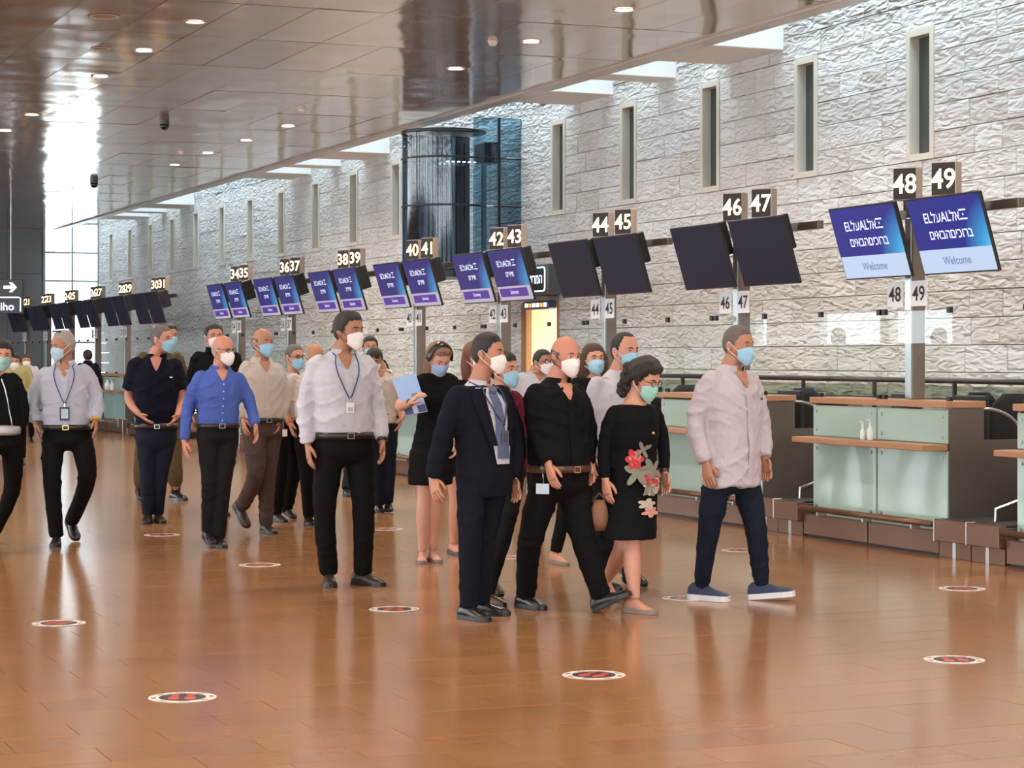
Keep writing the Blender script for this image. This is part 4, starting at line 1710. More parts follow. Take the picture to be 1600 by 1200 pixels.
    def trousers(s, m, t1=0.17, loose=1.0, taper=0.92, hem=0.0, wr=0.0035, grow=1.03, name='trousers'):
        q, k = s.q, s.k
        mb = MB()
        s.torso(mb, -0.17, t1, grow, 24, 0.03, s.pelvis_taper)
        lw = k * loose
        for f in 'ab':
            p, kn, a = q['p' + f], q['k' + f], q['a' + f]
            end = a + (a - kn).normalized() * (0.015 * k - hem)
            limb(mb, [p + Vector((0, 0, 0.05 * k)), p, kn, end],
                 [(0, 0.074 * lw), (1, 0.090 * lw), (1.5, 0.084 * lw), (2, 0.069 * lw), (2.5, 0.064 * lw * (1 + taper) / 2), (3, 0.060 * lw * taper)], s.fwd)
        s.local(mb)
        return cloth_part(name, mb, m, s.e, s.vox, wr * k, s.seed + 1.3)

    def skirt(s, m, hem_z, t1=0.25, name='skirt', wr=0.003, hemw=0.19):
        """straight skirt down to height hem_z"""
        mb = MB()
        s.torso(mb, -0.05, t1, 1.05, 24)
        R = []
        c0 = s.pel
        kc = (s.q['ka'] + s.q['kb']) * 0.5
        n = 24
        for i in range(9):
            f = i / 8
            z = (c0.z - 0.02) + (hem_z - c0.z + 0.02) * f
            c = c0 + (kc - c0) * ((c0.z - z) / max(0.05, c0.z - kc.z))
            c.z = z
            rw = (0.188 + (hemw - 0.188) * f) * s.k
            rd = (0.145 + (hemw * 0.78 - 0.145) * f) * s.k
            R.append([c + s.fwd * (rd * math.cos(2 * math.pi * j / n)) - s.right * (rw * math.sin(2 * math.pi * j / n)) for j in range(n)])
        mb.rings(R)
        s.skirt_R = R
        s.local(mb)
        return cloth_part(name, mb, m, s.e, s.vox, wr, s.seed + 2)

    def belt(s, m, buckle=True, t=0.14, bm=None):
        mb = MB()
        n = 32
        R = []
        for dt, o_ in ((-0.03, 0.004), (-0.03, 0.018), (0.035, 0.018), (0.035, 0.004)):
            R.append([s.tp(t + dt, 2 * math.pi * j / n, o_, 1.04) for j in range(n)])
        mb.rings(R, 0, False)
        b = s.part('belt', mb, m)
        if buckle:
            c = s.tp(t, 0, 0.021, 1.04)
            mb = MB()
            u, v = -s.right, Vector((0, 0, 1))
            M = Matrix((u, s.fwd, v)).transposed().to_4x4()
            M.translation = c
            for (x0, x1, z0, z1) in ((-0.024, -0.018, -0.019, 0.019), (0.018, 0.024, -0.019, 0.019), (-0.024, 0.024, 0.014, 0.019), (-0.024, 0.024, -0.019, -0.014)):
                mb.box(x0, x1, -0.003, 0.006, z0, z1, 0, 0, M)
            s.part('buckle', mb, bm or m_steel, b, False)

    def shoes(s, m, sole=None, kind='shoe', L=0.275, feet='ab', soleh=0.022):
        k = s.k
        for f in feet:
            an = s.q['a' + f]
            pitch, yaw = s.feet[f], s.fyaw[f]
            fw = Matrix.Rotation(yaw, 3, 'Z') @ s.fwd
            rt = Matrix.Rotation(yaw, 3, 'Z') @ s.right
            d = fw * math.cos(pitch) + Vector((0, 0, 1)) * math.sin(pitch)
            u = Vector((0, 0, 1)) * math.cos(pitch) - fw * math.sin(pitch)
            h0 = 0.085 * k
            o = an - u * h0
            # keep the lowest point of the sole on or above the floor
            lo = min((o + d * (0.19 * k)).z, (o - d * (0.075 * k)).z, o.z)
            if lo < 0.002 or abs(pitch) < 0.02:
                o = o + Vector((0, 0, 0.002 - lo))
            prof = [(-0.085, 0.022, 0.050), (-0.078, 0.031, 0.075), (-0.055, 0.035, 0.092), (-0.01, 0.036, 0.098), (0.035, 0.037, 0.082), (0.08, 0.042, 0.062), (0.12, 0.045, 0.052), (0.155, 0.040, 0.044), (0.178, 0.028, 0.034), (0.188, 0.012, 0.026)]
            if kind == 'flat':
                prof = [(a_, w_ * 0.88, h_ * (0.40 if -0.05 < a_ < 0.09 else 0.66)) for a_, w_, h_ in prof]
            if kind == 'heel':
                prof = [(a_, w_ * 0.86, h_ * (0.40 if -0.05 < a_ < 0.09 else 0.66)) for a_, w_, h_ in prof]
            if kind == 'trainer':
                prof = [(a_, w_ * 1.06, h_ * 1.15) for a_, w_, h_ in prof]
            if kind == 'boot':
                prof = [(a_, w_ * 1.08, h_ * 1.12) for a_, w_, h_ in prof]
            if kind in ('flat', 'heel'):
                Rf = []
                for a_, w_, h_ in ((-0.075, 0.020, 0.060), (-0.05, 0.028, 0.088), (-0.01, 0.030, 0.100), (0.03, 0.030, 0.078), (0.07, 0.033, 0.054), (0.11, 0.033, 0.038), (0.15, 0.025, 0.026)):
                    c = o + d * (a_ * k * L / 0.275) + u * 0.006
                    Rf.append([c + rt * (w_ * k * math.cos(2 * math.pi * j / 12)) + u * (h_ * k * (0.5 + 0.5 * math.sin(2 * math.pi * j / 12))) for j in range(12)])
                s.part('foot', MB().rings(Rf), s.skin)
            R, S_ = [], []
            for a_, w_, h_ in prof:
                c = o + d * (a_ * k * L / 0.275)
                ring = []
                for j in range(14):
                    t = 2 * math.pi * j / 14
                    zz = math.sin(t)
                    zz = (zz if zz > 0 else zz * 0.25)
                    hh = soleh * 0.6 + (h_ * k - soleh * 0.6) * max(0, zz) - 0.004 * max(0, -zz)
                    ring.append(c + rt * (w_ * k * math.copysign(abs(math.cos(t)) ** 0.75, math.cos(t))) + u * hh)
                R.append(ring)
                S_.append([c + rt * (w_ * k * 1.05) + u * soleh, c - rt * (w_ * k * 1.05) + u * soleh, c - rt * (w_ * k * 1.05), c + rt * (w_ * k * 1.05)])
            up_ = MB().rings(R)
            if kind == 'boot':
                up_.tube([o + u * 0.06, an + u * 0.05, an + (s.q['k' + f] - an).normalized() * 0.17], [0.045 * k, 0.05 * k, 0.056 * k], 14)
            sh = s.part('shoe' if kind != 'boot' else 'boot', up_, m)
            s.part('sole', MB().rings(S_), sole or m_black, sh, False)
            if kind == 'heel':
                s.part('heel', MB().tube([o - d * 0.055 * k + u * 0.01, o - d * 0.065 * k - u * 0.0], [0.012, 0.008], 8), m, sh)

    def hair(s, style, m, thick=0.014, brows=True):
        mb = hair_shell(style, s.HM, s.seed, thick) if style else MB()
        o = None
        if style:
            o = s.part('hair', mb, m)
        if brows:
            for sg_ in (-1, 1):
                b = MB()
                b.tube([s.HM @ Vector((0.014 * sg_, 0.094, 0.021)), s.HM @ Vector((0.030 * sg_, 0.0905, 0.027)), s.HM @ Vector((0.046 * sg_, 0.079, 0.022))], [0.004, 0.0045, 0.002], 6)
                s.part('eyebrow', b, m)
        return o

    def mask(s, m, kind='surgical', loop=None):
        mb, loops = mask_geo(s.HM, kind)
        o = s.part('face_mask', mb, m)
        for l in loops:
            s.part('ear_loop', l, loop or MATS['mask_loop'], o)

    def glasses(s, m, lens=None, up=0.0, fwdo=0.0):
        o = None
        for sg_ in (-1, 1):
            c = Vector((0.031 * sg_, 0.103 + fwdo, 0.004 + up))
            pts = [s.HM @ (c + Vector((0.024 * math.cos(a), -0.006 * abs(math.cos(a)), 0.017 * math.sin(a)))) for a in [2 * math.pi * j / 18 for j in range(19)]]
            r = s.part('glasses_rim' if o else 'glasses', MB().tube(pts, 0.0022, 5), m, o)
            if o is None:
                o = r
            if lens is not None:
                s.part('lens', MB().poly(pts[:-1]), lens, o, False)
            s.part('temple', MB().tube([s.HM @ Vector((0.055 * sg_, 0.098 + fwdo, 0.008 + up)), s.HM @ Vector((0.080 * sg_, 0.06, 0.012 + up)), s.HM @ Vector((0.083 * sg_, -0.01, 0.01 + up))], 0.002, 5), m, o)
        s.part('bridge', MB().tube([s.HM @ Vector((-0.008, 0.108 + fwdo, 0.008 + up)), s.HM @ Vector((0.008, 0.108 + fwdo, 0.008 + up))], 0.002, 5), m, o)

    def lanyard(s, m, t_end=0.50, badge=(0.05, 0.065), bm=None, az=0.0, grow=1.1, holder=None):
        mb = MB()
        end = s.tp(t_end, az, 0.012, grow)
        o = None
        for sg_ in (-1, 1):
            pts = [s.neck - s.fwd * 0.06 * s.k + s.tor_up * 0.01, s.neck - s.right * 0.075 * s.k * sg_ - s.tor_up * 0.005]
            for i in range(8):
                t = 0.93 + (t_end - 0.93) * i / 7
                a = (0.42 * (1 - i / 7)) * sg_ + az * (i / 7)
                pts.append(s.tp(t, a, 0.014, grow))
            r = s.part('lanyard' if o is None else 'lanyard_strap', MB().tube(pts, [(0.0045, 0.0045)] * len(pts), 6), m, o)
            o = o or r
        w_, h_ = badge
        M = Matrix((-s.right, s.fwd, Vector((0, 0, 1)))).transposed().to_4x4()
        M.translation = end - Vector((0, 0, h_ / 2 + 0.02)) + s.fwd * 0.012
        s.part('badge_clip', MB().box(-0.004, 0.004, -0.003, 0.003, h_ / 2, h_ / 2 + 0.03, 0, 0, M), m_steel, o, False)
        b = s.part('badge', MB().bbox(-w_ / 2, w_ / 2, -0.003, 0.003, -h_ / 2, h_ / 2, 0.001, 0, M), holder or m_paper, o, False)
        s.part('badge_print', MB().box(-w_ * 0.36, w_ * 0.36, 0.003, 0.0036, -h_ * 0.36, h_ * (0.05 if holder is None else 0.36), 0, 0, M), bm or mat('badge_grey', (0.45, 0.45, 0.48), 0.5), o, False)

    def belt_badge(s, az, t=0.06, col=None, drop=0.09):
        c = s.tp(t + 0.10, az, 0.02, 1.05)
        o = s.part('badge_reel', MB().ball(c, 0.016, 10, 6), mat('reel_green', (0.10, 0.16, 0.12), 0.3))
        e_ = c - Vector((0, 0, drop)) + s.fwd * 0.01
        s.part('badge_cord', MB().tube([c, e_], 0.003, 5), m_steel, o)
        d = (s.fwd * math.cos(az) - s.right * math.sin(az)).normalized()
        r_ = Vector((0, 0, 1)).cross(d)
        M = Matrix((r_, d, Vector((0, 0, 1)))).transposed().to_4x4()
        M.translation = e_ - Vector((0, 0, 0.03)) + d * 0.012
        s.part('badge', MB().bbox(-0.042, 0.042, -0.003, 0.003, -0.03, 0.03, 0.001, 0, M), col or m_paper, o, False)

    def watch(s, f, m, r=0.036):
        a, b = s.q['e' + f], s.q['w' + f]
        d = (b - a).normalized()
        return s.part('wristband', MB().tube([b - d * 0.016, b + d * 0.006], [r * s.k, r * s.k], 14), m)

m_mask_w = mat('mask_white', (0.80, 0.76, 0.74), 0.7)
m_mask_b = mat('mask_blue', (0.30, 0.58, 0.74), 0.7)
m_mask_p = mat('mask_pale_blue', (0.42, 0.60, 0.72), 0.7)
m_mask_g = mat('mask_green', (0.33, 0.66, 0.56), 0.7)
m_mask_d = mat('mask_dusk_blue', (0.30, 0.42, 0.66), 0.7)
m_mask_t = mat('mask_teal', (0.28, 0.50, 0.46), 0.7)
mat('mask_loop', (0.75, 0.75, 0.75), 0.6)
m_loop_k = mat('mask_loop_black', (0.03, 0.03, 0.03), 0.6)
h_black = mat('hair_black', (0.012, 0.009, 0.008), 0.45, noise=0.3, nscale=60, bump=0.6, bscale=130)
h_brown = mat('hair_brown', (0.065, 0.028, 0.016), 0.45, noise=0.3, nscale=60, bump=0.6, bscale=130)
h_red = mat('hair_auburn', (0.17, 0.062, 0.028), 0.45, noise=0.3, nscale=60, bump=0.6, bscale=130)
h_fair = mat('hair_light_brown', (0.24, 0.13, 0.075), 0.45, noise=0.3, nscale=60, bump=0.6, bscale=130)
h_grey = mat('hair_grey', (0.36, 0.33, 0.30), 0.55, noise=0.3, nscale=60, bump=0.6, bscale=130)
h_mix = mat('hair_salt_pepper', (0.13, 0.11, 0.095), 0.55, noise=0.45, nscale=70, bump=0.6, bscale=130)
c_white = cloth('white', (0.52, 0.515, 0.56))
c_pinkw = cloth('warm_white', (0.50, 0.455, 0.49))
c_cream = cloth('cream', (0.52, 0.465, 0.41))
c_pale = cloth('pale_blue_grey', (0.42, 0.44, 0.52))
c_blue = cloth('royal_blue', (0.075, 0.125, 0.42))
c_navy = cloth('navy', (0.007, 0.008, 0.017))
c_suit = cloth('suit_navy', (0.007, 0.008, 0.014), bump=0.15)
c_black = cloth('black', (0.006, 0.006, 0.007))
c_blackt = cloth('black_trousers', (0.006, 0.0055, 0.006), bump=0.2)
c_char = cloth('charcoal', (0.012, 0.0115, 0.013), bump=0.2)
c_brown = cloth('brown_trousers', (0.075, 0.050, 0.045), bump=0.2)
c_denim = cloth('dark_denim', (0.013, 0.018, 0.034), noise=0.3, bump=0.25)
c_jean = cloth('indigo_denim', (0.011, 0.016, 0.028), noise=0.25, bump=0.25)
c_olive = cloth('olive_drab', (0.10, 0.075, 0.035), bump=0.25)
c_burg = cloth('burgundy', (0.12, 0.010, 0.025))
c_tie = cloth('blue_tie', (0.10, 0.13, 0.22), 0.5)
c_skyb = cloth('light_blue', (0.50, 0.58, 0.70))
l_black = mat('black_leather', (0.014, 0.012, 0.012), 0.30)
l_brown = mat('brown_leather', (0.075, 0.035, 0.022), 0.35)
l_dark = mat('dark_brown_leather', (0.035, 0.022, 0.016), 0.4)
l_nude = mat('nude_leather', (0.46, 0.27, 0.20), 0.4)
l_taupe = mat('taupe_leather', (0.24, 0.18, 0.155), 0.5)
l_belt = mat('belt_leather', (0.015, 0.013, 0.012), 0.35)
s_blue = mat('sneaker_blue', (0.030, 0.050, 0.105), 0.7, bump=0.4, bscale=150)
s_white = mat('sneaker_sole', (0.70, 0.70, 0.72), 0.5)
m_gold = mat('brass', (0.70, 0.50, 0.22), 0.3, 0.9)
m_lens = MATS['lamp_lens']
m_slens = glass_mat('spectacle_lens', (0.92, 0.92, 0.92), 0.8)
m_lany = mat('lanyard_blue', (0.02, 0.05, 0.20), 0.6)
G1 = 'people walking through the hall'


def long_hair(p, m, length, wid=0.085, back=-0.06, side=0.0, name='long_hair', parent=None, wave=0.012, top=0.05, thick=0.05, fwd0=0.0):
    """hanging hair behind and beside the head"""
    R = []
    n = 20
    for i in range(15):
        f = i / 14
        a = p.HM @ Vector((side * f, back * (0.7 + 0.3 * f) + fwd0 * f, top - 0.10 * f))
        c = a - Vector((0, 0, 1)) * (length * f)
        ww = wid * p.hs * (0.75 + 0.45 * math.sin(math.pi * min(1, f * 1.15 + 0.15)) - 0.35 * f)
        dd = thick * p.hs * (0.9 + 0.3 * math.sin(math.pi * f)) * (1 - 0.45 * f)
        hr, hf = p.HM.to_3x3().col[0].normalized(), p.HM.to_3x3().col[1].normalized()
        hf = Vector((hf.x, hf.y, 0)).normalized()
        ring = []
        for j in range(n):
            t = 2 * math.pi * j / n
            q = 1 + wave * 9 * math.sin(7 * t + 5 * f) * 0.5
            ring.append(c + hr * (ww * math.cos(t) * q) + hf * (dd * math.sin(t) * q))
        R.append(ring)
    return p.part(name, MB().rings(R), m, parent)


# ---- tall man in front: white shirt, blue lanyard
p = Person(540, 14.15, 1.82, 20, 'tall black-haired man in white shirt with blue lanyard and black trousers', skin='olive', w=1.07, belly=0.012,
           J=dict(sa=(494, 566), sb=(574, 567), ea=(477, 630), eb=(590, 636), wa=(481, 695), wb=(597, 688), ha=(484, 728), hb=(599, 726), pa=(516, 702), pb=(561, 702),
                  ka=(507, 795), kb=(568, 795), aa=(514, 893), ab=(567, 893), hd=(545, 517)), feet={'a': (0, 12), 'b': (0, -30)}, head=dict(yaw=32, pitch=-2))
p.body()
sh = p.top(c_white, 'shirt', wr=0.006)
p.trousers(c_blackt, loose=1.06)
p.belt(l_belt)
p.shoes(l_dark)
p.hair('short', h_black, 0.016)
p.mask(m_mask_w, 'surgical', m_loop_k)
p.lanyard(m_lany, 0.50)
p.watch('b', l_black)

# ---- man in royal blue shirt
p = Person(340, 17.1, 1.70, 22, 'bald man in royal blue shirt and black trousers with white mask', skin='pink', w=1.0,
           J=dict(sa=(311, 588), sb=(375, 590), ea=(294, 636), eb=(392, 636), wa=(288, 690), wb=(399, 665), ha=(291, 718), hb=(402, 690), pa=(324, 680), pb=(356, 680),
                  ka=(328, 752), kb=(349, 752), aa=(325, 828), ab=(341, 838), hd=(348, 547)), dz=dict(aa=0.25), feet={'a': (-8, 0), 'b': (0, 0)}, head=dict(yaw=30, pitch=-4))
p.body()
p.top(c_blue, 'shirt', wr=0.005)
for q in range(6):
    p.part('button', MB().ball(p.tp(0.22 + q * 0.105, 0.0, 0.014, 1.10), 0.0055, 8, 6), m_paper)
p.trousers(c_char, loose=1.02)
p.belt(l_belt)
p.shoes(l_black)
p.hair('bald_sides', h_grey, 0.004)
p.mask(m_mask_w, 'kn95')
p.glasses(m_black, m_slens)

# ---- grey-haired man with badge
p = Person(103, 17.2, 1.76, 8, 'grey-haired man in pale striped shirt with black badge on lanyard, looking aside', skin='olive', w=1.07, belly=0.02,
           J=dict(sa=(67, 583), sb=(136, 579), ea=(52, 622), eb=(152, 624), wa=(55, 661), wb=(149, 656), ha=(61, 695), hb=(150, 676), pa=(84, 684), pb=(126, 684),
                  ka=(81, 748), kb=(136, 748), aa=(88, 836), ab=(113, 812), hd=(99, 540)), dz=dict(ab=0.35, kb=0.05), feet={'a': (0, 0), 'b': (-32, -20)}, head=dict(yaw=-52, pitch=-5))
p.body()
p.top(c_pale, 'shirt', wr=0.006)
p.trousers(c_blackt, loose=1.05)
p.belt(l_belt, bm=m_gold)
p.shoes(l_black)
p.hair('short', h_grey, 0.009)
p.mask(m_mask_p)
p.lanyard(m_lany, 0.44, (0.075, 0.105), mat('badge_blue', (0.35, 0.50, 0.65), 0.4), 0.0, 1.13, m_black)
p.watch('b', mat('yellow_band', (0.55, 0.36, 0.02), 0.5))
o = p.part('sunglasses', MB().tube([p.HM @ Vector((-0.05, 0.05, 0.115)), p.HM @ Vector((0, 0.075, 0.122)), p.HM @ Vector((0.05, 0.05, 0.115))], [(0.008, 0.012), (0.006, 0.01), (0.008, 0.012)], 8), l_black)

# ---- man in navy polo, hands in pockets
p = Person(243, 19.5, 1.82, 12, 'man in navy polo shirt and dark jeans with hands in pockets', skin='pink', w=1.08, belly=0.012,
           J=dict(sa=(213, 567), sb=(273, 569), ea=(201, 618), eb=(285, 618), wa=(219, 648), wb=(277, 650), ha=(233, 660), hb=(268, 662), pa=(228, 684), pb=(260, 684),
                  ka=(230, 738), kb=(252, 738), aa=(231, 802), ab=(247, 801), hd=(253, 530)), dz=dict(wa=-0.08, wb=-0.06, ha=-0.10, hb=-0.10), feet={'a': (0, 10), 'b': (0, -10)}, head=dict(yaw=52, pitch=0))
p.body(bare_arms=True, curl=0.35)
p.top(c_navy, 'polo_shirt', tucked=False, sleeve='short', t0=0.10, loose=1.12, placket=False)
p.trousers(c_denim, loose=0.96, taper=0.85)
p.belt(l_belt)
p.shoes(l_dark)
p.hair('short', h_mix, 0.006)
p.mask(m_mask_b)
p.part('chest_logo', MB().box(-0.012, 0.012, -0.001, 0.001, -0.006, 0.006, 0, 0, Matrix.Translation(p.tp(0.72, 0.55, 0.012, 1.07)) @ Matrix((-p.right, p.fwd, Vector((0, 0, 1)))).transposed().to_4x4()), m_paper, None, False)

# ---- man in brown trousers
p = Person(410, 18.3, 1.78, 28, 'bald man in cream shirt and brown trousers with light blue mask', skin='tan', w=1.04, belly=0.015,
           J=dict(sa=(383, 574), sb=(434, 576), ea=(376, 618), eb=(446, 622), wa=(380, 655), wb=(436, 656), pa=(396, 672), pb=(424, 672),
                  ka=(399, 742), kb=(417, 746), aa=(378, 790), ab=(416, 817), hd=(410, 535)), dz=dict(aa=0.42, ka=0.08), feet={'a': (-40, -10), 'b': (0, 0)}, head=dict(yaw=18, pitch=-2))
p.body()
p.top(c_cream, 'shirt', wr=0.005)
p.trousers(c_brown, loose=1.05)
p.belt(l_belt)
p.shoes(l_dark)
p.hair('bald_sides', h_mix, 0.008)
p.mask(m_mask_b)
p.belt_badge(0.75)

# ---- woman in black dress with folder
p = Person(678, 15.9, 1.66, 15, 'long-haired woman in short black dress and black hair band, holding a blue folder', skin='pale', w=0.93,
           J=dict(sa=(658, 592), sb=(706, 592), ea=(625, 632), wa=(641, 629), ha=(660, 612), eb=(716, 640), wb=(712, 690), hb=(710, 720), pa=(664, 700), pb=(690, 700),
                  ka=(662, 775), kb=(679, 775), aa=(660, 861), ab=(676, 860), hd=(685, 560)), dz=dict(ea=-0.16, wa=-0.36, ha=-0.38), feet={'a': (0, 15), 'b': (0, -5)}, head=dict(yaw=12, pitch=-28, s=1.05))
p.rings = [(-0.20, 0.172, 0.125), (-0.06, 0.178, 0.130), (0.06, 0.170, 0.122), (0.25, 0.138, 0.100), (0.40, 0.135, 0.098), (0.58, 0.158, 0.125), (0.74, 0.165, 0.115),
           (0.88, 0.150, 0.092), (0.95, 0.105, 0.072), (1.0, 0.062, 0.058), (1.05, 0.05, 0.05)]
p.body(bare_arms=True, bare_legs=True, curl=0.9)
p.top(c_black, 'dress_top', tucked=True, t0=0.0, sleeve='cap', collar=False, placket=False, wr=0.003)
p.skirt(c_black, W(670, 757, 15.9).z, hemw=0.175)
p.shoes(l_nude, l_taupe, 'flat', 0.25)
o = p.hair('long', h_fair, 0.016)
long_hair(p, h_fair, 0.26, 0.085, -0.05, 0.045, parent=o)
hb = MB()
R_ = []
for i in range(13):
    a = math.pi * (i / 12) - math.pi / 2
    ring = []
    for j in range(8):
        t = 2 * math.pi * j / 8
        r = 0.112 + 0.012 * math.cos(t)
        ring.append(p.HM @ Vector((0.092 * math.sin(a) * r / 0.112, 0.018 + 0.034 * math.sin(t), 0.128 * math.cos(a) * r / 0.112)))
    R_.append(ring)
p.part('hair_band', MB().rings(R_), l_black)
p.mask(m_mask_d)
p.watch('a', l_black, 0.030)
# the folder she holds
zf = 15.68
cs_ = [W(612, 592, zf), W(649, 583, zf - 0.02), W(668, 643, zf - 0.05), W(634, 650, zf - 0.03)]
nrm = (cs_[1] - cs_[0]).cross(cs_[2] - cs_[1]).normalized()
if nrm.dot(Vector((-SN, -CS, 0))) < 0:
    nrm = -nrm
fe = empty('folder', ((cs_[2] + cs_[3]) * 0.5))
tag(fe, 'light blue printed folder held against a black dress', 'folder')


def rel(pts, o=fe):
    return [q - Vector(o.location) for q in pts]


def quad_at(u0, u1, v0, v1, off):
    def b(u, v):
        return (cs_[0] * (1 - u) + cs_[1] * u) * (1 - v) + (cs_[3] * (1 - u) + cs_[2] * u) * v + nrm * off
    return rel([b(u0, v0), b(u1, v0), b(u1, v1), b(u0, v1)])


MB().prism(quad_at(0, 1, 0, 1, 0.0), -nrm * 0.008).build('cover', mat('folder_blue', (0.33, 0.50, 0.80), 0.45), fe)
MB().prism(quad_at(0.02, 0.98, 0.80, 0.98, 0.0006), nrm * 0.0006).build('printed_band', mat('folder_navy', (0.06, 0.10, 0.24), 0.45), fe)
MB().prism(quad_at(0.40, 0.62, 0.80, 0.98, 0.0014), nrm * 0.0006).build('printed_gap', mat('folder_pale', (0.55, 0.62, 0.78), 0.45), fe)
MB().prism(quad_at(0.55, 0.80, 0.48, 0.60, 0.0006), nrm * 0.0006).build('printed_photo', mat('folder_photo', (0.20, 0.24, 0.28), 0.45), fe)
MB().prism(quad_at(0.10, 0.22, 0.60, 0.78, 0.0006), nrm * 0.0006).build('printed_strip', mat('folder_navy'), fe)

# ---- man in dark suit
p = Person(752, 12.55, 1.70, 45, 'dark-haired man in dark navy suit and blue tie with white mask', skin='tan', w=1.0, belly=0.012,
           J=dict(sa=(712, 617), sb=(785, 618), ea=(692, 684), wa=(676, 748), ha=(684, 782), eb=(806, 690), wb=(802, 748), hb=(808, 775), pa=(738, 738), pb=(776, 738),
                  ka=(734, 845), kb=(757, 845), aa=(733, 945), ab=(752, 938), hd=(762, 552)), dz=dict(ea=0.0, wa=0.05), feet={'a': (0, 5), 'b': (0, -22)}, head=dict(yaw=24, pitch=-2))
p.body()
jk = p.top(c_suit, 'suit_jacket', tucked=False, t0=-0.26, wr=0.0035, grow=1.14, loose=1.2, collar=False, placket=False, t1=0.95)
p.trousers(c_suit, loose=1.02)
p.shoes(l_black)
p.hair('short', h_black, 0.009)
p.mask(m_mask_w)
p.strip('shirt_front', c_white, 0.10, 0.93, 0.10, 0.035, 1.16, 0.012, None, 0.0, 0.085)
p.strip('lapel', c_suit, 0.30, 0.92, 0.42, 0.02, 1.16, 0.022, jk, 0.62, 0.045)
p.strip('lapel', c_suit, 0.30, 0.92, -0.22, 0.02, 1.16, 0.022, jk, -0.62, 0.045)
p.strip('tie', c_tie, 0.16, 0.88, 0.10, 0.032, 1.16, 0.022, None, 0.0, 0.020)
p.part('tie_knot', MB().ball(p.tp(0.90, 0, 0.025, 1.14), (0.026, 0.022, 0.026), 10, 8), c_tie)
p.collar(c_white, None, 0.068, 0.4)
p.lanyard(mat('lanyard_navy', (0.03, 0.04, 0.09), 0.6), 0.50, (0.055, 0.08), mat('badge_dark', (0.05, 0.06, 0.08), 0.4), 0.1, 1.19, mat('badge_slate', (0.08, 0.10, 0.13), 0.4))

# ---- bald man in black shirt
p = Person(878, 12.75, 1.70, 38, 'bald man in black long-sleeved shirt and black trousers with badge at his belt', skin='pink', w=1.13, belly=0.02,
           J=dict(sa=(834, 612), sb=(904, 614), ea=(838, 676), wa=(857, 726), ha=(865, 756), eb=(920, 672), wb=(918, 722), hb=(925, 752), pa=(853, 755), pb=(895, 755),
                  ka=(828, 848), kb=(913, 848), aa=(822, 928), ab=(938, 928), hd=(883, 556)), dz=dict(ab=-0.22, wa=-0.06, ha=-0.06), feet={'a': (0, 0), 'b': (26, -25)}, head=dict(yaw=2, pitch=-6))
p.body()
p.top(c_black, 'shirt', wr=0.005)
p.trousers(c_blackt, loose=1.10)
p.belt(l_brown, bm=m_gold)
p.shoes(l_black)
p.hair('bald_sides', h_mix, 0.003)
p.mask(m_mask_w, 'surgical', m_loop_k)
p.belt_badge(-1.15, 0.06, mat('badge_blue_white', (0.55, 0.65, 0.75), 0.5))

# ---- woman in floral dress
p = Person(990, 12.9, 1.62, 42, 'dark curly-haired woman in black dress with red flower print and green mask', skin='fair', w=0.98, belly=0.01,
           J=dict(sa=(957, 643), sb=(1024, 642), ea=(944, 698), wa=(946, 750), ha=(950, 784), eb=(1036, 690), wb=(1038, 737), hb=(1044, 774), pa=(970, 764), pb=(1004, 764),
                  ka=(972, 852), kb=(988, 852), aa=(948, 905), ab=(992, 937), hd=(1006, 592)), dz=dict(aa=0.45, ka=0.12), feet={'a': (-30, 0), 'b': (0, -10)}, head=dict(yaw=12, pitch=-22, s=1.03))
p.rings = [(-0.20, 0.178, 0.135), (-0.06, 0.180, 0.138), (0.06, 0.172, 0.132), (0.25, 0.150, 0.118), (0.40, 0.150, 0.116), (0.58, 0.168, 0.135), (0.74, 0.172, 0.122),
           (0.88, 0.155, 0.096), (0.95, 0.110, 0.078), (1.0, 0.066, 0.062), (1.05, 0.05, 0.05)]
p.body(bare_legs=True)
p.top(c_black, 'dress_top', tucked=True, t0=0.0, collar=False, placket=False, wr=0.003, t1=0.93, loose=0.86)
sk = p.skirt(c_black, W(990, 840, 12.9).z, hemw=0.205)
p.shoes(l_taupe, l_taupe, 'flat', 0.25)
o = p.hair('curly', h_black, 0.030)
cb_ = MB()
rr_ = random.Random(5)
for i in range(34):
    a, b = rr_.uniform(0, 6.28), rr_.uniform(0, 1)
    c = p.HM @ Vector((0.06 * math.cos(a), -0.085 + 0.035 * math.sin(a), 0.04 - 0.17 * b))
    cb_.ball(c, rr_.uniform(0.020, 0.034), 10, 7)
p.part('curls', cb_, h_black, o)
p.mask(m_mask_g)
p.glasses(m_black, m_slens)
p.watch('b', l_brown, 0.032)
m_fl = {'r': mat('print_red', (0.50, 0.035, 0.04), 0.8), 'p': mat('print_pink', (0.62, 0.30, 0.24), 0.8), 'g': mat('print_grey_green', (0.22, 0.22, 0.17), 0.8), 'w': mat('print_cream', (0.50, 0.42, 0.36), 0.8)}


def sk_pt(tz, az, off):
    if tz > 0.02:
        return p.tp(tz, az, off, 1.10)
    f = max(0, min(1, -tz))
    R = p.skirt_R
    i = min(7, int(f * 8))
    w_ = f * 8 - i
    n = len(R[0])
    j = (az / (2 * math.pi) * n) % n
    j0 = int(j)
    a = R[i][j0].lerp(R[i][(j0 + 1) % n], j - j0)
    b = R[i + 1][j0].lerp(R[i + 1][(j0 + 1) % n], j - j0)
    c = a.lerp(b, w_)
    ctr = sum((Vector(v) for v in R[i]), Vector()) / n
    d = (c - ctr)
    d.z = 0
    return c + d.normalized() * off


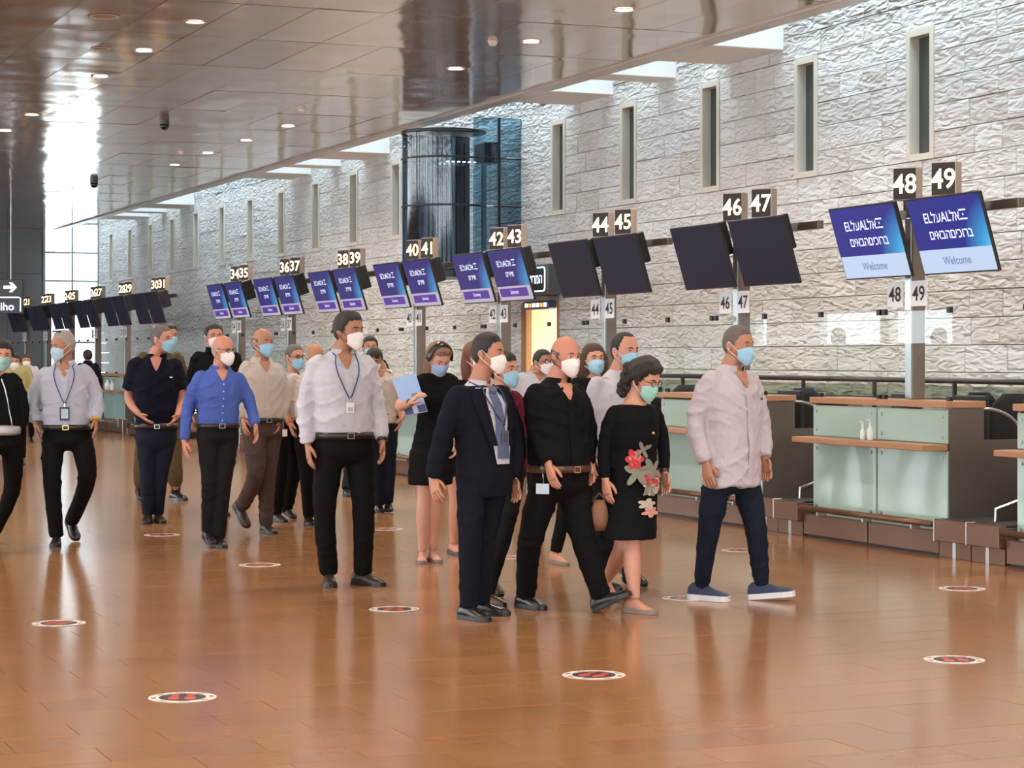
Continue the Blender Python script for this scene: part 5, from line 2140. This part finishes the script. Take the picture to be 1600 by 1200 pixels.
def blossom(t0, az0, col, r, n, inner=None, rot=0.0):
    """petals or leaves printed on the dress"""
    for q in range(n):
        a = 2 * math.pi * q / n + rot
        pts = []
        for j in range(12):
            b = 2 * math.pi * j / 12
            u = r * 0.55 + r * 0.55 * math.cos(b)
            v = r * (0.36 if col in 'rpw' else 0.25) * math.sin(b)
            dx, dz_ = u * math.cos(a) - v * math.sin(a), u * math.sin(a) + v * math.cos(a)
            pts.append(sk_pt(t0 + dz_ / p.len, az0 + dx / 0.16, 0.014 + 0.001 * q))
        p.part('petal_print' if col in 'rp' else 'leaf_print', MB().poly(pts), m_fl[col], None, False)


blossom(0.20, -0.48, 'g', 0.085, 5, rot=0.3)
blossom(0.21, 0.12, 'g', 0.075, 5, rot=0.8)
blossom(0.05, 0.05, 'g', 0.060, 5, rot=0.1)
blossom(0.34, -0.60, 'r', 0.060, 6)
blossom(0.345, -0.58, 'p', 0.040, 5, rot=0.4)
blossom(0.44, -0.25, 'g', 0.050, 4, rot=0.5)
blossom(0.12, 0.12, 'r', 0.050, 5, rot=0.2)
blossom(0.06, 0.12, 'w', 0.055, 5, rot=0.6)
blossom(-0.22, -0.05, 'w', 0.060, 5, rot=0.1)
blossom(-0.40, 0.12, 'p', 0.060, 5, rot=0.9)
p.part('pendant', MB().ball(p.tp(0.62, 0.05, 0.02, 1.08), 0.010, 8, 6), m_gold)
hbag = empty('handbag', (p.q['ha'] - Vector((CS, -SN, 0)) * 0.05 - Vector((0.0, 0, 0.10))))
tag(hbag, 'small brown handbag held low by the woman in the flower dress', 'handbag')
bb = MB()
Rb = []
for i, (w_, d_) in enumerate(((0.035, 0.02), (0.048, 0.03), (0.052, 0.032), (0.046, 0.026), (0.03, 0.014))):
    Rb.append([Vector((0, 0, -0.07 + i * 0.045)) + Vector((CS, -SN, 0)) * (w_ * math.cos(2 * math.pi * j / 16)) + Vector((SN, CS, 0)) * (d_ * math.sin(2 * math.pi * j / 16)) for j in range(16)])
bb.rings(Rb).build('bag_body', mat('tan_bag', (0.20, 0.085, 0.045), 0.5), hbag, True)
MB().tube([Vector((CS, -SN, 0)) * -0.045 + Vector((0, 0, 0.10)), Vector((0, 0, 0.150)), Vector((CS, -SN, 0)) * 0.045 + Vector((0, 0, 0.10))], 0.006, 6).build('bag_handle', l_brown, hbag, True)

# ---- man in jeans and trainers
p = Person(1145, 13.25, 1.76, 45, 'grey-haired man in untucked white shirt, dark jeans and blue trainers', skin='tan', w=1.08, belly=0.02,
           J=dict(sa=(1108, 594), sb=(1173, 594), ea=(1087, 662), wa=(1103, 724), ha=(1108, 756), eb=(1189, 662), wb=(1194, 716), hb=(1199, 742), pa=(1122, 742), pb=(1164, 742),
                  ka=(1107, 832), kb=(1181, 828), aa=(1096, 916), ab=(1190, 914), hd=(1153, 539)), dz=dict(ab=-0.05), feet={'a': (0, -8), 'b': (6, -30)}, head=dict(yaw=4, pitch=-5))
p.body()
p.top(c_pinkw, 'shirt', tucked=False, t0=-0.10, wr=0.006, loose=1.12, grow=1.12)
p.trousers(c_jean, loose=1.0, taper=0.78, hem=0.02)
p.shoes(s_blue, s_white, 'trainer', 0.292, soleh=0.034)
p.hair('short', h_mix, 0.006)
p.mask(m_mask_b)
p.part('chest_logo', MB().box(-0.010, 0.010, -0.001, 0.001, -0.006, 0.006, 0, 0, Matrix.Translation(p.tp(0.70, 0.55, 0.012, 1.13)) @ Matrix((-p.right, p.fwd, Vector((0, 0, 1)))).transposed().to_4x4()), l_black, None, False)

# ---- man in white shirt behind the flower dress
p = Person(968, 13.9, 1.70, 40, 'balding dark-haired man in white shirt behind the woman in the flower dress', skin='fair', w=1.04,
           J=dict(sa=(930, 600), sb=(1000, 600), ea=(922, 665), wa=(921, 712), pa=(948, 740), pb=(985, 740), ka=(944, 830), kb=(985, 828), aa=(940, 900), ab=(985, 905), hd=(976, 548)),
           dz=dict(ab=0.15, aa=0.3), feet={'a': (0, 0), 'b': (-20, 0)}, head=dict(yaw=0, pitch=-4))
p.body()
p.top(c_white, 'shirt', wr=0.005)
p.trousers(c_char, loose=1.02)
p.belt(l_belt)
p.shoes(l_black)
p.hair('receding', h_black, 0.008)
p.mask(m_mask_b)

# ---- woman with long brown hair
p = Person(905, 15.9, 1.63, 30, 'smiling-eyed woman with long brown hair and light blue mask behind others', skin='fair', w=0.93,
           J=dict(hd=(927, 562), sa=(897, 600), sb=(948, 600), aa=(868, 864), ab=(935, 850)), dz=dict(ab=0.3), feet={'a': (0, 0), 'b': (-20, 0)}, head=dict(yaw=-8, pitch=4, s=1.0))
p.body()
p.top(c_black, 'blouse', tucked=False, collar=False, placket=False)
p.trousers(c_blackt, loose=0.88, hem=0.02)
p.shoes(l_taupe, l_taupe, 'flat')
o = p.hair('long', h_brown, 0.016)
long_hair(p, h_brown, 0.26, 0.125, -0.045, 0.0, parent=o, thick=0.065)
p.mask(m_mask_b)

# ---- woman in burgundy, mostly hidden behind the suit
p = Person(789, 13.6, 1.60, 40, 'person in burgundy top half hidden behind the man in the dark suit', skin='fair', w=0.95,
           J=dict(hd=(787, 578), sa=(760, 622), sb=(806, 622), eb=(812, 680), wb=(803, 726), aa=(764, 905), ab=(760, 925)), dz=dict(aa=0.2), feet={'a': (-25, 0), 'b': (0, 0)}, head=dict(yaw=15))
p.body()
p.top(c_burg, 'jumper', tucked=False, collar=False, placket=False)
p.trousers(c_char, loose=0.95)
p.shoes(l_brown)
p.hair('long', h_black, 0.016)
p.mask(m_mask_b)

# ---- woman with auburn hair behind the suit
p = Person(722, 16.5, 1.64, 25, 'auburn-haired woman with bare legs and black heels behind the suited man', skin='fair', w=0.93,
           J=dict(hd=(742, 558), sa=(712, 602), sb=(760, 602), ea=(700, 665), wa=(694, 722), ha=(692, 752), pa=(708, 716), pb=(734, 716), aa=(709, 850), ab=(738, 846)), dz=dict(ab=0.15),
           feet={'a': (0, 0), 'b': (-15, 0)}, head=dict(yaw=20))
p.body(bare_legs=True, bare_arms=True)
p.top(c_black, 'blouse', tucked=True, sleeve='short', collar=False, placket=False)
p.skirt(c_black, 0.58, hemw=0.18)
for q in range(3):
    z = 0.575 + q * 0.022
    Rr = [[v + (v - p.pel).normalized() * 0.006 for v in p.skirt_R[-1]], [v + (v - p.pel).normalized() * 0.006 for v in p.skirt_R[-1]]]
    Rr = [[Vector((v.x, v.y, z)) for v in Rr[0]], [Vector((v.x, v.y, z + 0.010)) for v in Rr[1]]]
    p.part('hem_stripe', MB().rings(Rr, 0, False), m_paper)
p.shoes(l_black, l_black, 'heel', 0.25)
o = p.hair('long', h_red, 0.016)
long_hair(p, h_red, 0.28, 0.10, -0.045, 0.02, parent=o)
p.mask(m_mask_w)
p.watch('a', mat('orange_band', (0.70, 0.12, 0.03), 0.5), 0.030)

# ---- man with sunglasses on his head
p = Person(596, 20.7, 1.68, 5, 'man in cream shirt and jeans looking down with sunglasses on his head', skin='olive', w=1.0,
           J=dict(hd=(585, 562), sb=(622, 592), eb=(630, 634), wb=(627, 655), hb=(620, 678), aa=(593, 786), ab=(607, 782)), dz=dict(ab=0.2, wb=-0.1, hb=-0.15), feet={'a': (0, 0), 'b': (-10, 0)}, head=dict(yaw=-4, pitch=-22))
p.body(bare_arms=True)
p.top(c_cream, 'shirt', tucked=False, t0=-0.05, sleeve='short', loose=1.15)
p.trousers(c_jean, loose=0.95)
p.shoes(l_black)
p.hair('short', h_black, 0.010)
p.mask(m_mask_w)
p.glasses(m_black, l_black, 0.060, -0.012)

# ---- man behind the sunglasses man
p = Person(574, 24.0, 1.76, 10, 'dark-haired man mostly hidden behind the man with sunglasses', skin='tan', w=1.0, J=dict(hd=(578, 543), aa=(541, 763), ab=(560, 758)), dz=dict(ab=0.3), voxel=0.018)
p.body()
p.top(c_navy, 'shirt', wr=0.004)
p.trousers(c_jean)
p.shoes(l_black)
p.hair('short', h_black, 0.016)
p.mask(m_mask_b)

# ---- man with glasses and light blue collar
p = Person(452, 19.8, 1.66, 35, 'grey-haired man with glasses, light blue shirt and blue mask', skin='pink', w=1.0,
           J=dict(hd=(460, 558), sa=(434, 597), sb=(478, 597), aa=(432, 801), ab=(448, 797)), dz=dict(ab=0.2), feet={'a': (0, 0), 'b': (-15, 0)}, head=dict(yaw=10, pitch=-3))
p.body()
p.top(c_skyb, 'shirt')
p.trousers(c_blackt)
p.shoes(l_dark)
p.hair('short', h_mix, 0.006)
p.mask(m_mask_b)
p.glasses(m_black, m_slens)
p.belt_badge(0.4)

# ---- bald man in cream short sleeves
p = Person(487, 19.2, 1.66, 15, 'bald man in cream short-sleeved shirt with orange wristband behind the tall man', skin='tan', w=1.05,
           J=dict(hd=(492, 557), sa=(458, 592), sb=(522, 592), ea=(447, 634), wa=(453, 661), ha=(459, 684), aa=(482, 805), ab=(500, 803)), dz=dict(ab=0.15, wa=-0.08, ha=-0.1), feet={'a': (0, 0), 'b': (0, 0)}, head=dict(yaw=10))
p.body(bare_arms=True)
p.top(c_cream, 'shirt', sleeve='short', loose=1.18)
p.trousers(c_blackt)
p.shoes(l_black)
p.hair('bald_sides', h_grey, 0.006)
p.mask(m_mask_w)
p.watch('a', mat('orange_band'), 0.036)

# ---- man in black behind the royal blue shirt
p = Person(338, 20.7, 1.85, 15, 'dark-haired man in black shirt behind the bald man in blue', skin='tan', w=1.02, J=dict(hd=(334, 526), aa=(349, 790), ab=(330, 784)), dz=dict(ab=0.3), head=dict(yaw=10))
p.body()
p.top(c_black, 'shirt')
p.trousers(c_blackt)
p.shoes(l_black)
p.hair('short', h_black, 0.010)
p.mask(m_mask_w)

# ---- soldier behind the polo shirt
p = Person(250, 22.6, 1.84, 20, 'person in olive trousers and black boots behind the man in navy polo', skin='tan', w=1.0,
           J=dict(hd=(264, 525), ka=(222, 725), kb=(272, 722), aa=(219, 769), ab=(275, 768)), dz=dict(aa=0.3), feet={'a': (-20, 0), 'b': (0, -20)}, head=dict(yaw=15))
p.body()
p.top(c_olive, 'uniform_shirt', sleeve='short', loose=1.1)
p.trousers(c_olive, loose=1.22, hem=0.10)
p.shoes(l_black, l_black, 'boot')
p.hair('short', h_black, 0.010)
p.mask(m_mask_b)

# ---- woman at the left edge
p = Person(0, 17.0, 1.68, 15, 'black-clothed woman with dark hair, teal mask and silver waist bag', skin='fair', w=0.95,
           J=dict(hd=(3, 555), sa=(-32, 592), sb=(23, 592), eb=(36, 640), wb=(28, 680), pb=(18, 690), pa=(-14, 690), kb=(18, 768), ka=(-30, 768), ab=(-14, 838), aa=(-40, 852)), dz=dict(ab=0.25, wb=0.12),
           feet={'a': (0, 0), 'b': (-25, 0)}, head=dict(yaw=5, pitch=-6))
p.body()
jb = p.top(c_black, 'jacket', tucked=False, t0=0.05, collar=False, placket=False, loose=1.08)
p.trousers(c_blackt)
p.shoes(l_black)
o = p.hair('long', h_black, 0.018)
p.mask(m_mask_t)
p.strip('zip', m_steel, 0.16, 0.86, 0.55, 0.004, 1.09, 0.010, jb, 0.15, 0.004)
wbg = MB()
Rw = []
for i in range(13):
    a = -0.9 + 1.8 * i / 12
    c = p.tp(0.16, a, 0.03, 1.08)
    d = (p.fwd * math.cos(a) - p.right * math.sin(a)).normalized()
    k_ = math.cos(a * 1.4) ** 0.5 if math.cos(a * 1.4) > 0 else 0.05
    Rw.append([c + d * (0.022 * k_ * math.cos(2 * math.pi * j / 10)) + Vector((0, 0, 1)) * (0.042 * (0.4 + 0.6 * k_) * math.sin(2 * math.pi * j / 10)) for j in range(10)])
p.part('waist_bag', wbg.rings(Rw), mat('silver_fabric', (0.42, 0.41, 0.42), 0.35, 0.4, bump=0.4, bscale=40))

# ---- distant people
p = Person(24, 30.0, 1.66, 10, 'person in olive yellow vest far behind the woman in black', skin='tan', J=dict(hd=(23, 566)), voxel=0.02)
p.body()
p.top(cloth('olive_yellow', (0.40, 0.36, 0.17)), 'vest')
p.trousers(c_blackt)
p.shoes(l_black)
p.hair('cap', h_black, 0.014)
p.mask(m_mask_w)
p = Person(42, 38.0, 1.60, 15, 'distant woman in white shirt with white mask', skin='fair', J=dict(hd=(41, 564)), voxel=0.022, w=0.95)
p.body()
p.top(c_white, 'shirt')
p.trousers(c_blackt)
p.shoes(l_black)
p.hair('long', h_brown, 0.016)
p.mask(m_mask_w)
p = Person(137, 41.0, 1.66, 200, 'distant dark-haired person seen from behind near the far desks', skin='tan', J=dict(hd=(137, 557)), voxel=0.022)
p.body()
p.top(c_navy, 'shirt')
p.trousers(c_blackt)
p.shoes(l_black)
p.hair('short', h_black, 0.02)
p = Person(836, 19.5, 1.62, 25, 'dark-haired man in white shirt far behind the bald man in black', skin='tan', J=dict(hd=(848, 566)), voxel=0.016, head=dict(yaw=15))
p.body()
p.top(c_white, 'shirt')
p.trousers(c_blackt)
p.shoes(l_black)
p.hair('short', h_black, 0.010)
p.mask(m_mask_w)
p.glasses(m_black, m_slens)

flush_cloth()
